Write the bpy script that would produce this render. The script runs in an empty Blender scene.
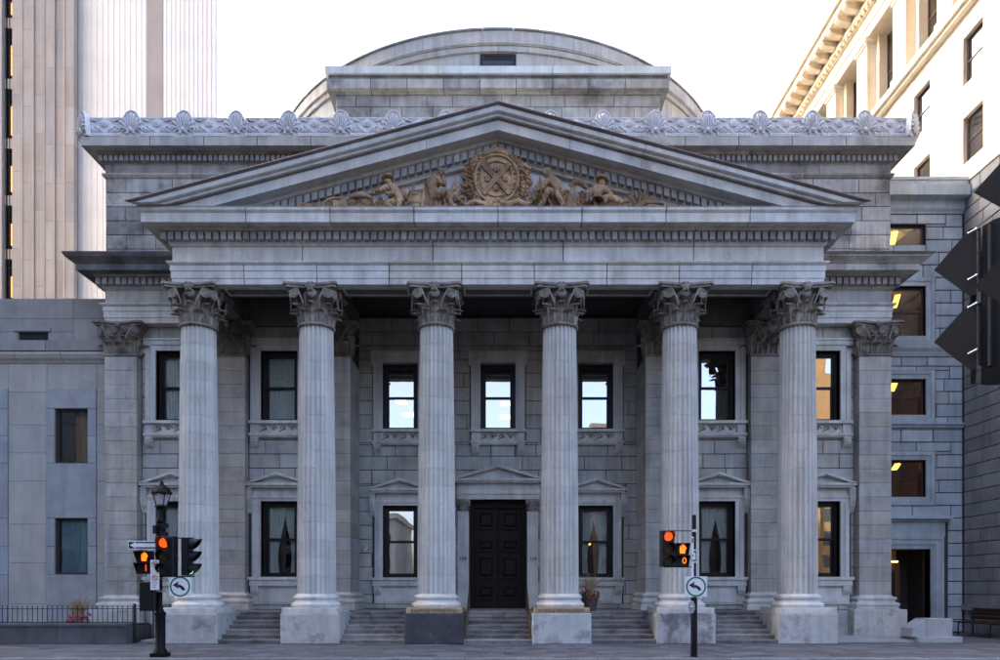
import bpy, bmesh, math, random
from mathutils import Vector, Matrix, noise as mnoise
R = math.radians
random.seed(7)
S = bpy.context.scene
COL = S.collection

# ------------------------------------------------------------------ camera, sky, sun, exposure
EYE = 1.6
FPX, U0, V0 = 700.0, 498.0, 588.0            # focal length and vanishing point, in photo pixels
cam = bpy.data.cameras.new('camera')
cam.sensor_width = 36.0
cam.lens = 36.0 * FPX / 1000.0
cam.shift_y = (V0 - 330.0) / 1000.0
cam.shift_x = (500.0 - U0) / 1000.0
cam.clip_start = 0.1
cam.clip_end = 6000
camo = bpy.data.objects.new('camera', cam)
camo.location = (0, 0, EYE)
camo.rotation_euler = (R(90), 0, 0)
COL.objects.link(camo)
S.camera = camo

SUN_EL, SUN_BACK = 34.0, 27.0                # sun stands left of the bank, a little behind its front
sdir = Vector((-math.cos(R(SUN_BACK)) * math.cos(R(SUN_EL)), math.sin(R(SUN_BACK)) * math.cos(R(SUN_EL)), math.sin(R(SUN_EL))))
world = bpy.data.worlds.new('World')
S.world = world
world.use_nodes = True
wn = world.node_tree
bg = wn.nodes['Background']
sky = wn.nodes.new('ShaderNodeTexSky')
sky.sky_type = 'NISHITA'
sky.sun_disc = False
sky.sun_elevation = R(SUN_EL)
sky.sun_rotation = math.atan2(sdir.x, sdir.y)
sky.air_density = 0.6
sky.dust_density = 7.0
sky.ozone_density = 0.5
wn.links.new(sky.outputs[0], bg.inputs[0])
bg.inputs[1].default_value = 0.15
sl = bpy.data.lights.new('sun', 'SUN')
sl.energy = 5.0
sl.angle = R(0.5)
sl.color = (1.0, 0.90, 0.76)
slo = bpy.data.objects.new('sun', sl)
slo.rotation_euler = (-sdir).to_track_quat('-Z', 'Y').to_euler()
slo.location = (-40, 60, 60)
COL.objects.link(slo)
vs = S.view_settings
vs.view_transform = 'Standard'
vs.look = 'None'
vs.exposure = 3.1
vs.gamma = 1.0
S.render.engine = 'CYCLES'
S.cycles.use_denoising = True
S.cycles.max_bounces = 7
S.cycles.diffuse_bounces = 4
S.cycles.transparent_max_bounces = 12
S.cycles.caustics_reflective = False
S.cycles.caustics_refractive = False

def PX(u, Y): return (u - U0) * Y / FPX          # survey helpers: photo measure at a known depth -> metres
def PZ(v, Y): return EYE + (V0 - v) * Y / FPX

# ------------------------------------------------------------------ materials
MATS = {}
def _n(nt, t, **kw):
    n = nt.nodes.new(t)
    for k, v in kw.items():
        setattr(n, k, v)
    return n
def stone(name, col, var=0.10, mottle=0.22, streak=0.25, grime=0.0, gcol=(0.035, 0.033, 0.035), rough=0.85, bump=0.25, scale=1.6, gscale=0.9, gthr=0.55, tint_amt=1.0):
    m = bpy.data.materials.new(name); m.use_nodes = True
    nt = m.node_tree; L = nt.links.new
    b = nt.nodes['Principled BSDF']
    b.inputs['Roughness'].default_value = rough
    b.inputs['Specular IOR Level'].default_value = 0.25
    geo = _n(nt, 'ShaderNodeNewGeometry'); oi = _n(nt, 'ShaderNodeObjectInfo')
    def noise(scale, detail, vec=None, rgh=0.6):
        x = _n(nt, 'ShaderNodeTexNoise'); x.inputs['Scale'].default_value = scale
        x.inputs['Detail'].default_value = detail; x.inputs['Roughness'].default_value = rgh
        L(vec if vec else geo.outputs['Position'], x.inputs['Vector']); return x.outputs['Fac']
    def rng(src, a, b2, lo, hi):
        x = _n(nt, 'ShaderNodeMapRange'); L(src, x.inputs[0])
        for i, v in enumerate((a, b2, lo, hi)): x.inputs[i + 1].default_value = v
        return x.outputs[0]
    def mth(op, a, b2):
        x = _n(nt, 'ShaderNodeMath', operation=op)
        for i, v in enumerate((a, b2)):
            if isinstance(v, (int, float)): x.inputs[i].default_value = v
            else: L(v, x.inputs[i])
        return x.outputs[0]
    mp = _n(nt, 'ShaderNodeMapping'); mp.inputs['Scale'].default_value = (4.0, 4.0, 0.35)
    L(geo.outputs['Position'], mp.inputs['Vector'])
    rnd = mth('FRACT', mth('ADD', oi.outputs['Random'], geo.outputs['Random Per Island']), 0.0)
    fac = mth('MULTIPLY', rng(rnd, 0, 1, 1 - var, 1 + var), rng(noise(scale, 7), 0.3, 0.7, 1 - mottle, 1 + mottle))
    fac = mth('MULTIPLY', fac, rng(noise(1.0, 5, mp.outputs[0]), 0.42, 0.75, 1.0, 1 - streak))
    fac = mth('MULTIPLY', fac, rng(noise(28, 3), 0.3, 0.7, 0.94, 1.06))
    mul = _n(nt, 'ShaderNodeVectorMath', operation='SCALE'); mul.inputs[0].default_value = col
    L(fac, mul.inputs['Scale'])
    out = mul.outputs[0]
    hs = mth('ADD', rng(rnd, 0, 1, -0.5, 0.5), 0.0)
    # slight warm / cool drift between pieces
    tint = _n(nt, 'ShaderNodeMix', data_type='RGBA'); tint.inputs['A'].default_value = (1 + .03 * tint_amt, 1 - .01 * tint_amt, 1 - .06 * tint_amt, 1); tint.inputs['B'].default_value = (1 - .04 * tint_amt, 1.0, 1 + .04 * tint_amt, 1)
    L(rng(mth('FRACT', mth('MULTIPLY', rnd, 7.31), 0.0), 0, 1, 0, 1), tint.inputs['Factor'])
    tm = _n(nt, 'ShaderNodeVectorMath', operation='MULTIPLY'); L(out, tm.inputs[0]); L(tint.outputs['Result'], tm.inputs[1]); out = tm.outputs[0]
    if grime > 0:
        gm = rng(noise(gscale, 8, None, 0.68), gthr, gthr + 0.14, 0.0, grime)
        gx = _n(nt, 'ShaderNodeMix', data_type='RGBA'); L(gm, gx.inputs['Factor']); L(out, gx.inputs['A']); gx.inputs['B'].default_value = (*gcol, 1)
        out = gx.outputs['Result']
    L(out, b.inputs['Base Color'])
    bp = _n(nt, 'ShaderNodeBump'); bp.inputs['Strength'].default_value = bump; bp.inputs['Distance'].default_value = 0.02
    L(mth('ADD', noise(45, 4), mth('MULTIPLY', noise(6, 3), 0.7)), bp.inputs['Height']); L(bp.outputs[0], b.inputs['Normal'])
    MATS[name] = m
    return m
def plain(name, col, rough=0.5, metal=0.0, emit=0.0, spec=0.5, noise_amt=0.12):
    m = bpy.data.materials.new(name); m.use_nodes = True
    nt = m.node_tree; L = nt.links.new; b = nt.nodes['Principled BSDF']
    b.inputs['Roughness'].default_value = rough; b.inputs['Metallic'].default_value = metal
    b.inputs['Specular IOR Level'].default_value = spec
    geo = _n(nt, 'ShaderNodeNewGeometry'); tx = _n(nt, 'ShaderNodeTexNoise'); tx.inputs['Scale'].default_value = 9; tx.inputs['Detail'].default_value = 5
    L(geo.outputs['Position'], tx.inputs['Vector'])
    mr = _n(nt, 'ShaderNodeMapRange'); L(tx.outputs['Fac'], mr.inputs[0])
    for i, v in enumerate((0.3, 0.7, 1 - noise_amt, 1 + noise_amt)): mr.inputs[i + 1].default_value = v
    sc = _n(nt, 'ShaderNodeVectorMath', operation='SCALE'); sc.inputs[0].default_value = col; L(mr.outputs[0], sc.inputs['Scale'])
    L(sc.outputs[0], b.inputs['Base Color'])
    if emit:
        b.inputs['Emission Color'].default_value = (*col, 1); b.inputs['Emission Strength'].default_value = emit
    MATS[name] = m
    return m
def glass(name, refl, tint=(1.0, 0.96, 0.92), wav=0.0009):
    m = bpy.data.materials.new(name); m.use_nodes = True
    nt = m.node_tree; L = nt.links.new
    nt.nodes.remove(nt.nodes['Principled BSDF'])
    out = nt.nodes['Material Output']
    tr = _n(nt, 'ShaderNodeBsdfTransparent'); tr.inputs[0].default_value = (0.92, 0.94, 0.94, 1)
    gl = _n(nt, 'ShaderNodeBsdfGlossy'); gl.inputs['Roughness'].default_value = 0.0; gl.inputs['Color'].default_value = (*tint, 1)
    fr = _n(nt, 'ShaderNodeFresnel'); fr.inputs[0].default_value = 1.5
    ad = _n(nt, 'ShaderNodeMath', operation='ADD'); ad.inputs[1].default_value = refl; L(fr.outputs[0], ad.inputs[0])
    geo = _n(nt, 'ShaderNodeNewGeometry'); tx = _n(nt, 'ShaderNodeTexNoise'); tx.inputs['Scale'].default_value = 1.3; tx.inputs['Detail'].default_value = 1
    L(geo.outputs['Position'], tx.inputs['Vector'])
    bp = _n(nt, 'ShaderNodeBump'); bp.inputs['Strength'].default_value = 1.0; bp.inputs['Distance'].default_value = wav; L(tx.outputs['Fac'], bp.inputs['Height'])
    L(bp.outputs[0], gl.inputs['Normal'])
    mx = _n(nt, 'ShaderNodeMixShader'); L(ad.outputs[0], mx.inputs[0]); L(tr.outputs[0], mx.inputs[1]); L(gl.outputs[0], mx.inputs[2])
    L(mx.outputs[0], out.inputs['Surface'])
    MATS[name] = m
    return m

stone('bank_stone', (0.465, 0.455, 0.43), var=0.09, mottle=0.17, streak=0.32, grime=0.40, gcol=(0.15, 0.145, 0.135), gthr=0.54)
stone('bank_trim', (0.63, 0.622, 0.595), var=0.07, mottle=0.15, streak=0.32, grime=0.38, gcol=(0.17, 0.165, 0.155), gthr=0.56, gscale=1.3)
stone('bank_attic', (0.46, 0.44, 0.415), var=0.30, mottle=0.24, streak=0.42, grime=0.85, gcol=(0.095, 0.09, 0.085), gthr=0.51, gscale=0.8)
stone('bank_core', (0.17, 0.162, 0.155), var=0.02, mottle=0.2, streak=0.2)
stone('joint', (0.075, 0.072, 0.07), var=0.02, mottle=0.2, streak=0.1)
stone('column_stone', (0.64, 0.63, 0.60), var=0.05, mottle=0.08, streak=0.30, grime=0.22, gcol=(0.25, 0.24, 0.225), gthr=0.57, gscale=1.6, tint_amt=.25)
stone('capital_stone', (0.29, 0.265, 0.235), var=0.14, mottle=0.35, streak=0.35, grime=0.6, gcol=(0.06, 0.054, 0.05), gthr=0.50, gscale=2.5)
stone('soot_shade_cornice', (0.20, 0.19, 0.19), var=0.15, mottle=0.3, streak=0.3, grime=0.5, gthr=0.45)  # soot on the wing cornice; painted shade on the annex band
stone('dentil_stone', (0.36, 0.35, 0.345), var=0.16, mottle=0.2, streak=0.2, grime=0.25, gthr=0.55, gscale=2)
stone('rake_stone', (0.60, 0.582, 0.555), var=0.07, mottle=0.14, streak=0.2, grime=0.45, gcol=(0.18, 0.15, 0.135), gthr=0.54)
stone('flashing', (0.13, 0.105, 0.105), var=0.1, mottle=0.3, streak=0.2, rough=0.6)
stone('lead_flash', (0.36, 0.39, 0.40), var=0.08, mottle=0.2, streak=0.2, rough=0.6)
stone('crest_stone', (0.68, 0.685, 0.72), var=0.05, mottle=0.14, streak=0.2)
stone('white_cap', (0.66, 0.70, 0.69), var=0.04, mottle=0.1, streak=0.25)
stone('tier_stone', (0.42, 0.41, 0.39), var=0.16, mottle=0.2, streak=0.4, grime=0.75, gcol=(0.12, 0.115, 0.11), gthr=0.50, gscale=0.6)
stone('drum_stone', (0.48, 0.475, 0.46), var=0.07, mottle=0.14, streak=0.3, grime=0.3, gcol=(0.2, 0.195, 0.19), gthr=0.55, gscale=0.4)
stone('terracotta_relief', (0.46, 0.30, 0.18), var=0.22, mottle=0.35, streak=0.4, grime=0.6, gcol=(0.075, 0.05, 0.038), gthr=0.49, gscale=3)
stone('pedestal_white', (0.52, 0.515, 0.50), var=0.10, mottle=0.22, streak=0.25, grime=0.7, gcol=(0.14, 0.132, 0.135), gthr=0.51, gscale=1.6)
stone('pedestal_worn', (0.44, 0.43, 0.44), var=0.03, mottle=0.25, streak=0.2, grime=0.75, gcol=(0.10, 0.095, 0.10), gthr=0.46, gscale=1.7)
stone('pedestal_dark', (0.065, 0.063, 0.07), var=0.03, mottle=0.3, streak=0.1, grime=0.75, gcol=(0.30, 0.29, 0.31), gthr=0.56, gscale=1.5, rough=0.55)
stone('step_stone', (0.27, 0.25, 0.24), var=0.3, mottle=0.35, streak=0.2, grime=0.6, gcol=(0.06, 0.056, 0.056), gthr=0.5, gscale=2.2)
stone('annex_stone', (0.44, 0.425, 0.395), var=0.05, mottle=0.1, streak=0.16, grime=0.15, gcol=(0.16, 0.15, 0.15), gthr=0.58)
stone('annex_granite', (0.345, 0.365, 0.385), var=0.06, mottle=0.14, streak=0.15)
stone('annex_parapet', (0.31, 0.305, 0.295), var=0.05, mottle=0.12, streak=0.2)
stone('recess_granite', (0.45, 0.50, 0.545), var=0.13, mottle=0.15, streak=0.25, grime=0.3, gcol=(0.17, 0.17, 0.165), gthr=0.57)
stone('side_granite', (0.30, 0.30, 0.305), var=0.14, mottle=0.16, streak=0.2)
stone('ochre_stone', (0.12, 0.08, 0.04), var=0.05, mottle=0.1, streak=0.1)
stone('cream_stone', (0.82, 0.71, 0.54), var=0.05, mottle=0.08, streak=0.08)
stone('tower_beige', (0.27, 0.25, 0.238), var=0.10, mottle=0.10, streak=0.15, scale=0.3)  # on the office tower this darker tone stands in for its shaded front strip
stone('tower_lit_tone', (0.66, 0.645, 0.62), var=0.03, mottle=0.05, streak=0.06, scale=0.3)  # brightness of the tower's rear face is put into this pale colour
stone('tower_grey', (0.30, 0.27, 0.255), var=0.05, mottle=0.1, streak=0.1, scale=0.3)
stone('planter_granite', (0.10, 0.103, 0.11), var=0.1, mottle=0.25, streak=0.25)
stone('block_granite', (0.40, 0.41, 0.43), var=0.03, mottle=0.12, streak=0.1)
stone('paver', (0.115, 0.118, 0.135), var=0.35, mottle=0.25, streak=0.0, grime=0.3, gcol=(0.05, 0.05, 0.058), rough=0.7)
stone('paver_bed', (0.09, 0.09, 0.095), var=0.0)
stone('kerb_granite', (0.26, 0.26, 0.27), var=0.1)
stone('asphalt', (0.05, 0.05, 0.052), var=0.0, mottle=0.3, streak=0.0, scale=3)
stone('earth', (0.09, 0.085, 0.075), var=0.0)
stone('soil', (0.04, 0.03, 0.022), var=0.0)
plain('black_frame', (0.010, 0.0075, 0.007), 0.45, spec=0.3)
plain('maroon_frame', (0.045, 0.016, 0.018), 0.4)
plain('door_wood', (0.017, 0.0095, 0.0075), 0.6, spec=0.2)
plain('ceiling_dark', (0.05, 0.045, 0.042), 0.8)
plain('interior_dark', (0.05, 0.045, 0.042), 0.9)
plain('interior_warm', (0.30, 0.16, 0.07), 0.9)
plain('curtain', (0.80, 0.82, 0.78), 0.9)
plain('curtain_blue', (0.34, 0.52, 0.58), 0.9)
plain('blind_brown', (0.36, 0.19, 0.09), 0.8)
plain('black_paint', (0.004, 0.004, 0.005), 0.6, spec=.18)
plain('signal_black', (0.006, 0.0065, 0.008), 0.55, spec=.3)
plain('signal_grey', (0.014, 0.0145, 0.018), 0.6, spec=.25)
plain('iron', (0.012, 0.012, 0.014), 0.5)
plain('steel', (0.55, 0.56, 0.58), 0.3, 1.0)
plain('brass', (0.20, 0.12, 0.055), 0.4, 0.7)
plain('gold_strip', (0.40, 0.29, 0.18), 0.6, 0.0, noise_amt=.3)
plain('letter_dark', (0.10, 0.065, 0.035), 0.6)
plain('bronze_letter', (0.06, 0.05, 0.045), 0.5, 0.3)
plain('sign_white', (0.78, 0.80, 0.82), 0.4, noise_amt=0.04)
plain('sign_black', (0.010, 0.010, 0.011), 0.4)
plain('sign_green', (0.004, 0.13, 0.075), 0.4)
plain('sign_red', (0.55, 0.02, 0.03), 0.4)
plain('red_lens', (1.0, 0.075, 0.004), 0.4, emit=0.20)
plain('amber_off', (0.09, 0.035, 0.008), 0.2)
plain('green_off', (0.015, 0.03, 0.02), 0.2)
plain('green_lens', (0.25, 1.0, 0.55), 0.4, emit=0.18)
plain('orange_led', (1.0, 0.22, 0.01), 0.4, emit=0.19)
plain('red_led', (1.0, 0.06, 0.01), 0.4, emit=0.18)
plain('lamp_warm', (1.0, 0.50, 0.12), 0.4, emit=0.5)
plain('tube_light', (1.0, 0.62, 0.25), 0.4, emit=0.6)
plain('lamp_yellow', (1.0, 0.50, 0.07), 0.4, emit=0.55)
plain('reflect_glow', (0.9, 0.42, 0.10), 0.4, emit=0.13, noise_amt=.5)  # emission stands in for warm reflections in the tower panes
plain('lamp_white', (1.0, 0.86, 0.66), 0.4, emit=0.35)
plain('lantern_glass', (0.35, 0.36, 0.38), 0.2)
plain('leaf_green', (0.05, 0.09, 0.03), 0.6, noise_amt=0.4)
plain('leaf_dark', (0.035, 0.05, 0.025), 0.6, noise_amt=0.4)
plain('grass_dry', (0.34, 0.24, 0.14), 0.7, noise_amt=0.3)
plain('flower_pink', (0.42, 0.045, 0.10), 0.6, noise_amt=0.3)
plain('flower_red', (0.32, 0.03, 0.035), 0.6, noise_amt=0.3)
plain('clay_pot', (0.10, 0.085, 0.075), 0.8)
plain('bench_wood', (0.045, 0.02, 0.016), 0.5)
plain('camera_white', (0.7, 0.7, 0.7), 0.4)
plain('dark_glass', (0.02, 0.024, 0.03), 0.12)
glass('pane_clear', 0.22)
glass('pane_low', 0.01)
glass('pane_sky', 0.32)

# ------------------------------------------------------------------ mesh helpers
class MB:
    def __init__(s): s.v = []; s.f = []
    def add(s, vs, fs):
        o = len(s.v); s.v += [tuple(p) for p in vs]; s.f += [tuple(i + o for i in f) for f in fs]; return s
    def box(s, x0, x1, y0, y1, z0, z1):
        return s.add([(x0, y0, z0), (x1, y0, z0), (x1, y1, z0), (x0, y1, z0), (x0, y0, z1), (x1, y0, z1), (x1, y1, z1), (x0, y1, z1)],
                     [(0, 3, 2, 1), (4, 5, 6, 7), (0, 1, 5, 4), (1, 2, 6, 5), (2, 3, 7, 6), (3, 0, 4, 7)])
    def slab(s, x0, x1, y0, y1, z0, z1, c):            # box whose -Y face edges are chamfered by c
        return s.add([(x0 + c, y0, z0 + c), (x1 - c, y0, z0 + c), (x1 - c, y0, z1 - c), (x0 + c, y0, z1 - c),
                      (x0, y0 + c, z0), (x1, y0 + c, z0), (x1, y0 + c, z1), (x0, y0 + c, z1),
                      (x0, y1, z0), (x1, y1, z0), (x1, y1, z1), (x0, y1, z1)],
                     [(0, 1, 2, 3), (4, 5, 1, 0), (5, 6, 2, 1), (6, 7, 3, 2), (7, 4, 0, 3), (8, 9, 5, 4), (9, 10, 6, 5), (10, 11, 7, 6), (11, 8, 4, 7), (11, 10, 9, 8)])
    def ring_loft(s, rings, closed=True, cap0=True, cap1=True):
        n = len(rings[0]); o = len(s.v)
        for r in rings: s.v += [tuple(p) for p in r]
        for i in range(len(rings) - 1):
            for j in range(n if closed else n - 1):
                k = (j + 1) % n
                s.f.append((o + i * n + j, o + i * n + k, o + (i + 1) * n + k, o + (i + 1) * n + j))
        if cap0: s.f.append(tuple(o + j for j in reversed(range(n))))
        if cap1: s.f.append(tuple(o + (len(rings) - 1) * n + j for j in range(n)))
        return s
    def lathe(s, prof, n=24, c=(0, 0), caps=True):      # prof: (r, z)
        rings = [[(c[0] + r * math.cos(2 * math.pi * k / n), c[1] + r * math.sin(2 * math.pi * k / n), z) for k in range(n)] for r, z in prof]
        return s.ring_loft(rings, True, caps, caps)
    def tube(s, pts, r, n=8):
        pts = [Vector(p) for p in pts]
        rr = r if isinstance(r, (list, tuple)) else [r] * len(pts)
        rings = []; up = None
        for i, p in enumerate(pts):
            d = (pts[min(i + 1, len(pts) - 1)] - pts[max(i - 1, 0)]).normalized()
            if up is None:
                up = Vector((0, 0, 1)) if abs(d.z) < 0.9 else Vector((0, 1, 0))
            a = d.cross(up)
            if a.length < 1e-4: a = d.cross(Vector((1, 0, 0)))
            a.normalize(); b = a.cross(d).normalized(); up = b
            rings.append([p + (a * math.cos(2 * math.pi * k / n) + b * math.sin(2 * math.pi * k / n)) * rr[i] for k in range(n)])
        return s.ring_loft(rings)
    def cyl(s, p, q, r, n=16): return s.tube([p, q], r, n)
    def ball(s, c, rx, ry=None, rz=None, n=10, m=6):
        ry = ry or rx; rz = rz or rx
        rings = []
        for i in range(m + 1):
            t = math.pi * (i + 0.001 if i == 0 else (i - 0.001 if i == m else i)) / m
            rings.append([(c[0] + rx * math.sin(t) * math.cos(2 * math.pi * k / n), c[1] + ry * math.sin(t) * math.sin(2 * math.pi * k / n), c[2] - rz * math.cos(t)) for k in range(n)])
        return s.ring_loft(rings)
    def poly(s, pts, y0, y1):                            # closed outline in XZ, extruded along Y
        return s.ring_loft([[(x, y0, z) for x, z in pts], [(x, y1, z) for x, z in pts]])
    def quadgrid(s, rows):                               # open sheet
        return s.ring_loft(rows, False, False, False)
    def xf(s, M):
        s.v = [tuple(M @ Vector(p)) for p in s.v]; return s
    def join(s, o, M=None):
        return s.add([tuple(M @ Vector(p)) for p in o.v] if M else o.v, o.f)
    def mesh(s, name, smooth=False):
        me = bpy.data.meshes.new(name); me.from_pydata(s.v, [], s.f); me.update()
        if not smooth: return me
        me.polygons.foreach_set('use_smooth', [True] * len(me.polygons))
        try: me.set_sharp_from_angle(angle=R(38))
        except Exception: pass
        return me

WPOS = {}
def link(name, me, mat=None, parent=None, loc=(0, 0, 0), rot=(0, 0, 0), label=None, cat=None, group=None, kind=None):
    """one mesh object (or an Empty when me is None) at world position loc"""
    o = bpy.data.objects.new(name, me)
    if me is not None and mat is not None and not me.materials: me.materials.append(MATS[mat])
    COL.objects.link(o)
    loc = Vector(loc)
    if parent is not None:
        o.parent = parent; o.location = loc - WPOS[parent.name]
    else: o.location = loc
    o.rotation_euler = rot
    WPOS[o.name] = loc
    if me is None: o.empty_display_size = 0.3
    if label: o['label'] = label
    if cat: o['category'] = cat
    if group: o['group'] = group
    if kind: o['kind'] = kind
    return o
def put(name, mb, mat, parent=None, smooth=False, **kw):
    """mesh built in world coordinates; its origin is moved to the middle of its base"""
    xs, ys, zs = zip(*mb.v)
    c = Vector(((min(xs) + max(xs)) / 2, (min(ys) + max(ys)) / 2, min(zs)))
    mb.v = [(p[0] - c.x, p[1] - c.y, p[2] - c.z) for p in mb.v]
    return link(name, mb.mesh(name, smooth), mat, parent, c, **kw)
def thing(name, loc, label, cat, group=None):
    return link(name, None, None, None, loc, label=label, cat=cat, group=group)
CACHE = {}
def cached(key, fn, mat, smooth=False):
    if key not in CACHE:
        me = fn().mesh(key if isinstance(key, str) else key[0], smooth); me.materials.append(MATS[mat]); CACHE[key] = me
    return CACHE[key]
def text_mesh(body, size, depth, mat):
    cu = bpy.data.curves.new('lettering', 'FONT'); cu.body = body; cu.size = size; cu.extrude = depth
    cu.align_x = 'CENTER'; cu.align_y = 'CENTER'; cu.resolution_u = 2
    ob = bpy.data.objects.new('lettering', cu); COL.objects.link(ob)
    me = bpy.data.meshes.new_from_object(ob.evaluated_get(bpy.context.evaluated_depsgraph_get()))
    bpy.data.objects.remove(ob); bpy.data.curves.remove(cu)
    me.materials.clear(); me.materials.append(MATS[mat])
    me.transform(Matrix.Rotation(R(90), 4, 'X'))
    return me

# ---- ashlar: rectangular blocks in a plane; blocks are collected, the 300 largest of a kind become objects
def rect_minus(r, h):
    x0, x1, z0, z1 = r; a0, a1, b0, b1 = h
    if a0 >= x1 or a1 <= x0 or b0 >= z1 or b1 <= z0: return [r]
    out = []
    zb, zt = max(z0, b0), min(z1, b1)
    if b0 > z0: out.append((x0, x1, z0, b0))
    if b1 < z1: out.append((x0, x1, b1, z1))
    if a0 > x0: out.append((x0, a0, zb, zt))
    if a1 < x1: out.append((a1, x1, zb, zt))
    return out
POOL = {}
def ashlar(pool, parent, mat, x0, x1, z0, z1, y, ch=0.48, bw=1.05, holes=(), jt=0.020, depth=0.05, cham=0.012, axis='Y', sgn=1, jit=0.004, vary=0.35, seed=0):
    """axis 'Y': faces -Y at y.  axis 'X': faces -X at x = y, x0..x1 run along Y."""
    rnd = random.Random(seed * 77 + int(x0 * 100) + int(z0 * 13))
    n = max(1, round((z1 - z0) / ch)); h = (z1 - z0) / n
    for i in range(n):
        za, zb = z0 + i * h, z0 + (i + 1) * h
        cuts = [x0]; x = x0 + (bw * 0.5 if i % 2 else bw) * rnd.uniform(0.85, 1.15)
        while x < x1 - 0.3 * bw:
            cuts.append(x); x += bw * rnd.uniform(1 - vary, 1 + vary)
        cuts.append(x1)
        for a, b in zip(cuts, cuts[1:]):
            rs = [(a, b, za, zb)]
            for hh in holes:
                rs = [q for r in rs for q in rect_minus(r, hh)]
            for (p, q, s, t) in rs:
                if q - p < 0.06 or t - s < 0.05: continue
                w, hh2 = round(q - p - jt, 2), round(t - s - jt, 2)
                if w < 0.04 or hh2 < 0.03: continue
                POOL.setdefault((pool, mat), []).append((w * hh2, w, hh2, (p + q) / 2, (s + t) / 2, y + rnd.uniform(-jit, jit), depth, cham, axis, parent))
def flush_pools():
    count = {}
    for (pool, mat), items in POOL.items():
        items.sort(key=lambda t: -t[0])
        rest = {}
        for (A, w, h, cx, cz, y, d, c, axis, parent) in items:
            k = count.get(pool, 0)
            loc = (cx, y, cz - h / 2) if axis == 'Y' else (y, cx, cz - h / 2)
            rot = (0, 0, 0) if axis == 'Y' else (0, 0, R(-90))
            if k < 300:
                me = cached((pool, mat, w, h, d), lambda: MB().slab(-w / 2, w / 2, 0, d, 0, h, c), mat)
                link(pool, me, None, parent, loc, rot); count[pool] = k + 1
            else:
                m = Matrix.Translation(loc) @ Matrix.Rotation(rot[2], 4, 'Z')
                rest.setdefault(parent.name, (parent, MB()))[1].join(MB().slab(-w / 2, w / 2, 0, d, 0, h, c), m)
        for pn, (parent, mb) in rest.items():
            put(pool + '_field', mb, mat, parent, kind='stuff')
def holed(mb, x0, x1, z0, z1, y0, y1, holes):
    """solid wall with rectangular openings"""
    xs = sorted({x0, x1, *[v for h in holes for v in h[:2] if x0 < v < x1]})
    for a, b in zip(xs, xs[1:]):
        zz = [(z0, z1)]
        for h in holes:
            if h[0] < b - 1e-6 and h[1] > a + 1e-6:
                zz = [q for (s, t) in zz for q in ((s, min(t, h[2])), (max(s, h[3]), t)) if q[1] - q[0] > 1e-4]
        for s, t in zz: mb.box(a, b, y0, y1, s, t)
    return mb
# ---- moulding swept along a path in plan; prof = closed list of (projection, z); path goes with outward on its right side
def sweep(prof, path):
    P = [Vector((p[0], p[1])) for p in path]; rings = []
    nrm = []
    for a, b in zip(P, P[1:]):
        d = (b - a).normalized(); nrm.append(Vector((d.y, -d.x)))
    for i, p in enumerate(P):
        if i == 0: m = nrm[0]
        elif i == len(P) - 1: m = nrm[-1]
        else:
            m = nrm[i - 1] + nrm[i]; m = m / max(m.dot(nrm[i]), 0.2)
        rings.append([(p.x + m.x * q, p.y + m.y * q, z) for q, z in prof])
    return MB().ring_loft([list(reversed(r)) for r in rings])
def run(name, prof, mat, parent, x0, x1, y, n, gap=0.013, ends=None, smooth=False):
    """straight front run cut into n stones; ends: extra length of the return at (left, right) mitred corners"""
    w = (x1 - x0) / n
    for i in range(n):
        a, b = x0 + i * w, x0 + (i + 1) * w
        path = [(a + (gap if i else 0), y), (b - (gap if i < n - 1 else 0), y)]
        if ends:
            if i == 0 and ends[0]: path = [(x0, y + ends[0]), (x0, y)] + path[1:]
            if i == n - 1 and ends[1]: path = path[:-1] + [(x1, y), (x1, y + ends[1])]
        put(name, sweep(prof, path), mat, parent, smooth)

# ================================================================== GROUND
put('ground', MB().box(-1500, 1500, -1500, 1500, -0.6, -0.22), 'earth', kind='structure')
put('road', MB().box(-400, 400, -2.0, 15.78, -0.24, -0.13), 'asphalt', kind='structure')
put('square', MB().box(-400, 400, -120, -2.0, -0.25, -0.02), 'asphalt', kind='structure')
kerb = put('kerb', MB().box(-400, 400, 15.80, 15.98, -0.3, -0.012), 'joint', kind='structure')
for i in range(26):
    x = -19.5 + i * 1.5
    link('kerb_stone', cached('kerb_stone', lambda: MB().box(-0.742, 0.742, -0.10, 0.10, -0.2, 0.004), 'kerb_granite'), None, kerb, (x, 15.88, 0))
walk = put('pavement', MB().box(-400, 400, 15.98, 40, -0.3, -0.03), 'paver_bed', kind='structure')
pav = []
rr = random.Random(3)
y = 16.0; row = 0
while y < 25.4:
    ph = 0.30
    x = -20 - rr.uniform(0, 0.6)
    while x < 20:
        w = rr.choice((0.45, 0.6, 0.75))
        pav.append((x, y, w, ph)); x += w
    y += ph; row += 1
vis = [p for p in pav if abs((p[0] + p[2] / 2) / p[1]) < 0.73 and p[1] < 19.9]
vis.sort(key=lambda p: p[1])
first = set(id(p) for p in vis[:300])
rest = MB()
for p in pav:
    x, y, w, ph = p; dz = rr.uniform(-0.004, 0.002)
    if id(p) in first:
        link('paver', cached(('paver', w), lambda: MB().box(-w / 2 + .006, w / 2 - .006, -ph / 2 + .006, ph / 2 - .006, -0.05, 0), 'paver'), None, walk, (x + w / 2, y + ph / 2, dz))
    else:
        rest.box(x + .006, x + w - .006, y + .006, y + ph - .006, -0.05, dz)
put('paver_field', rest, 'paver', walk, kind='stuff')

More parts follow.
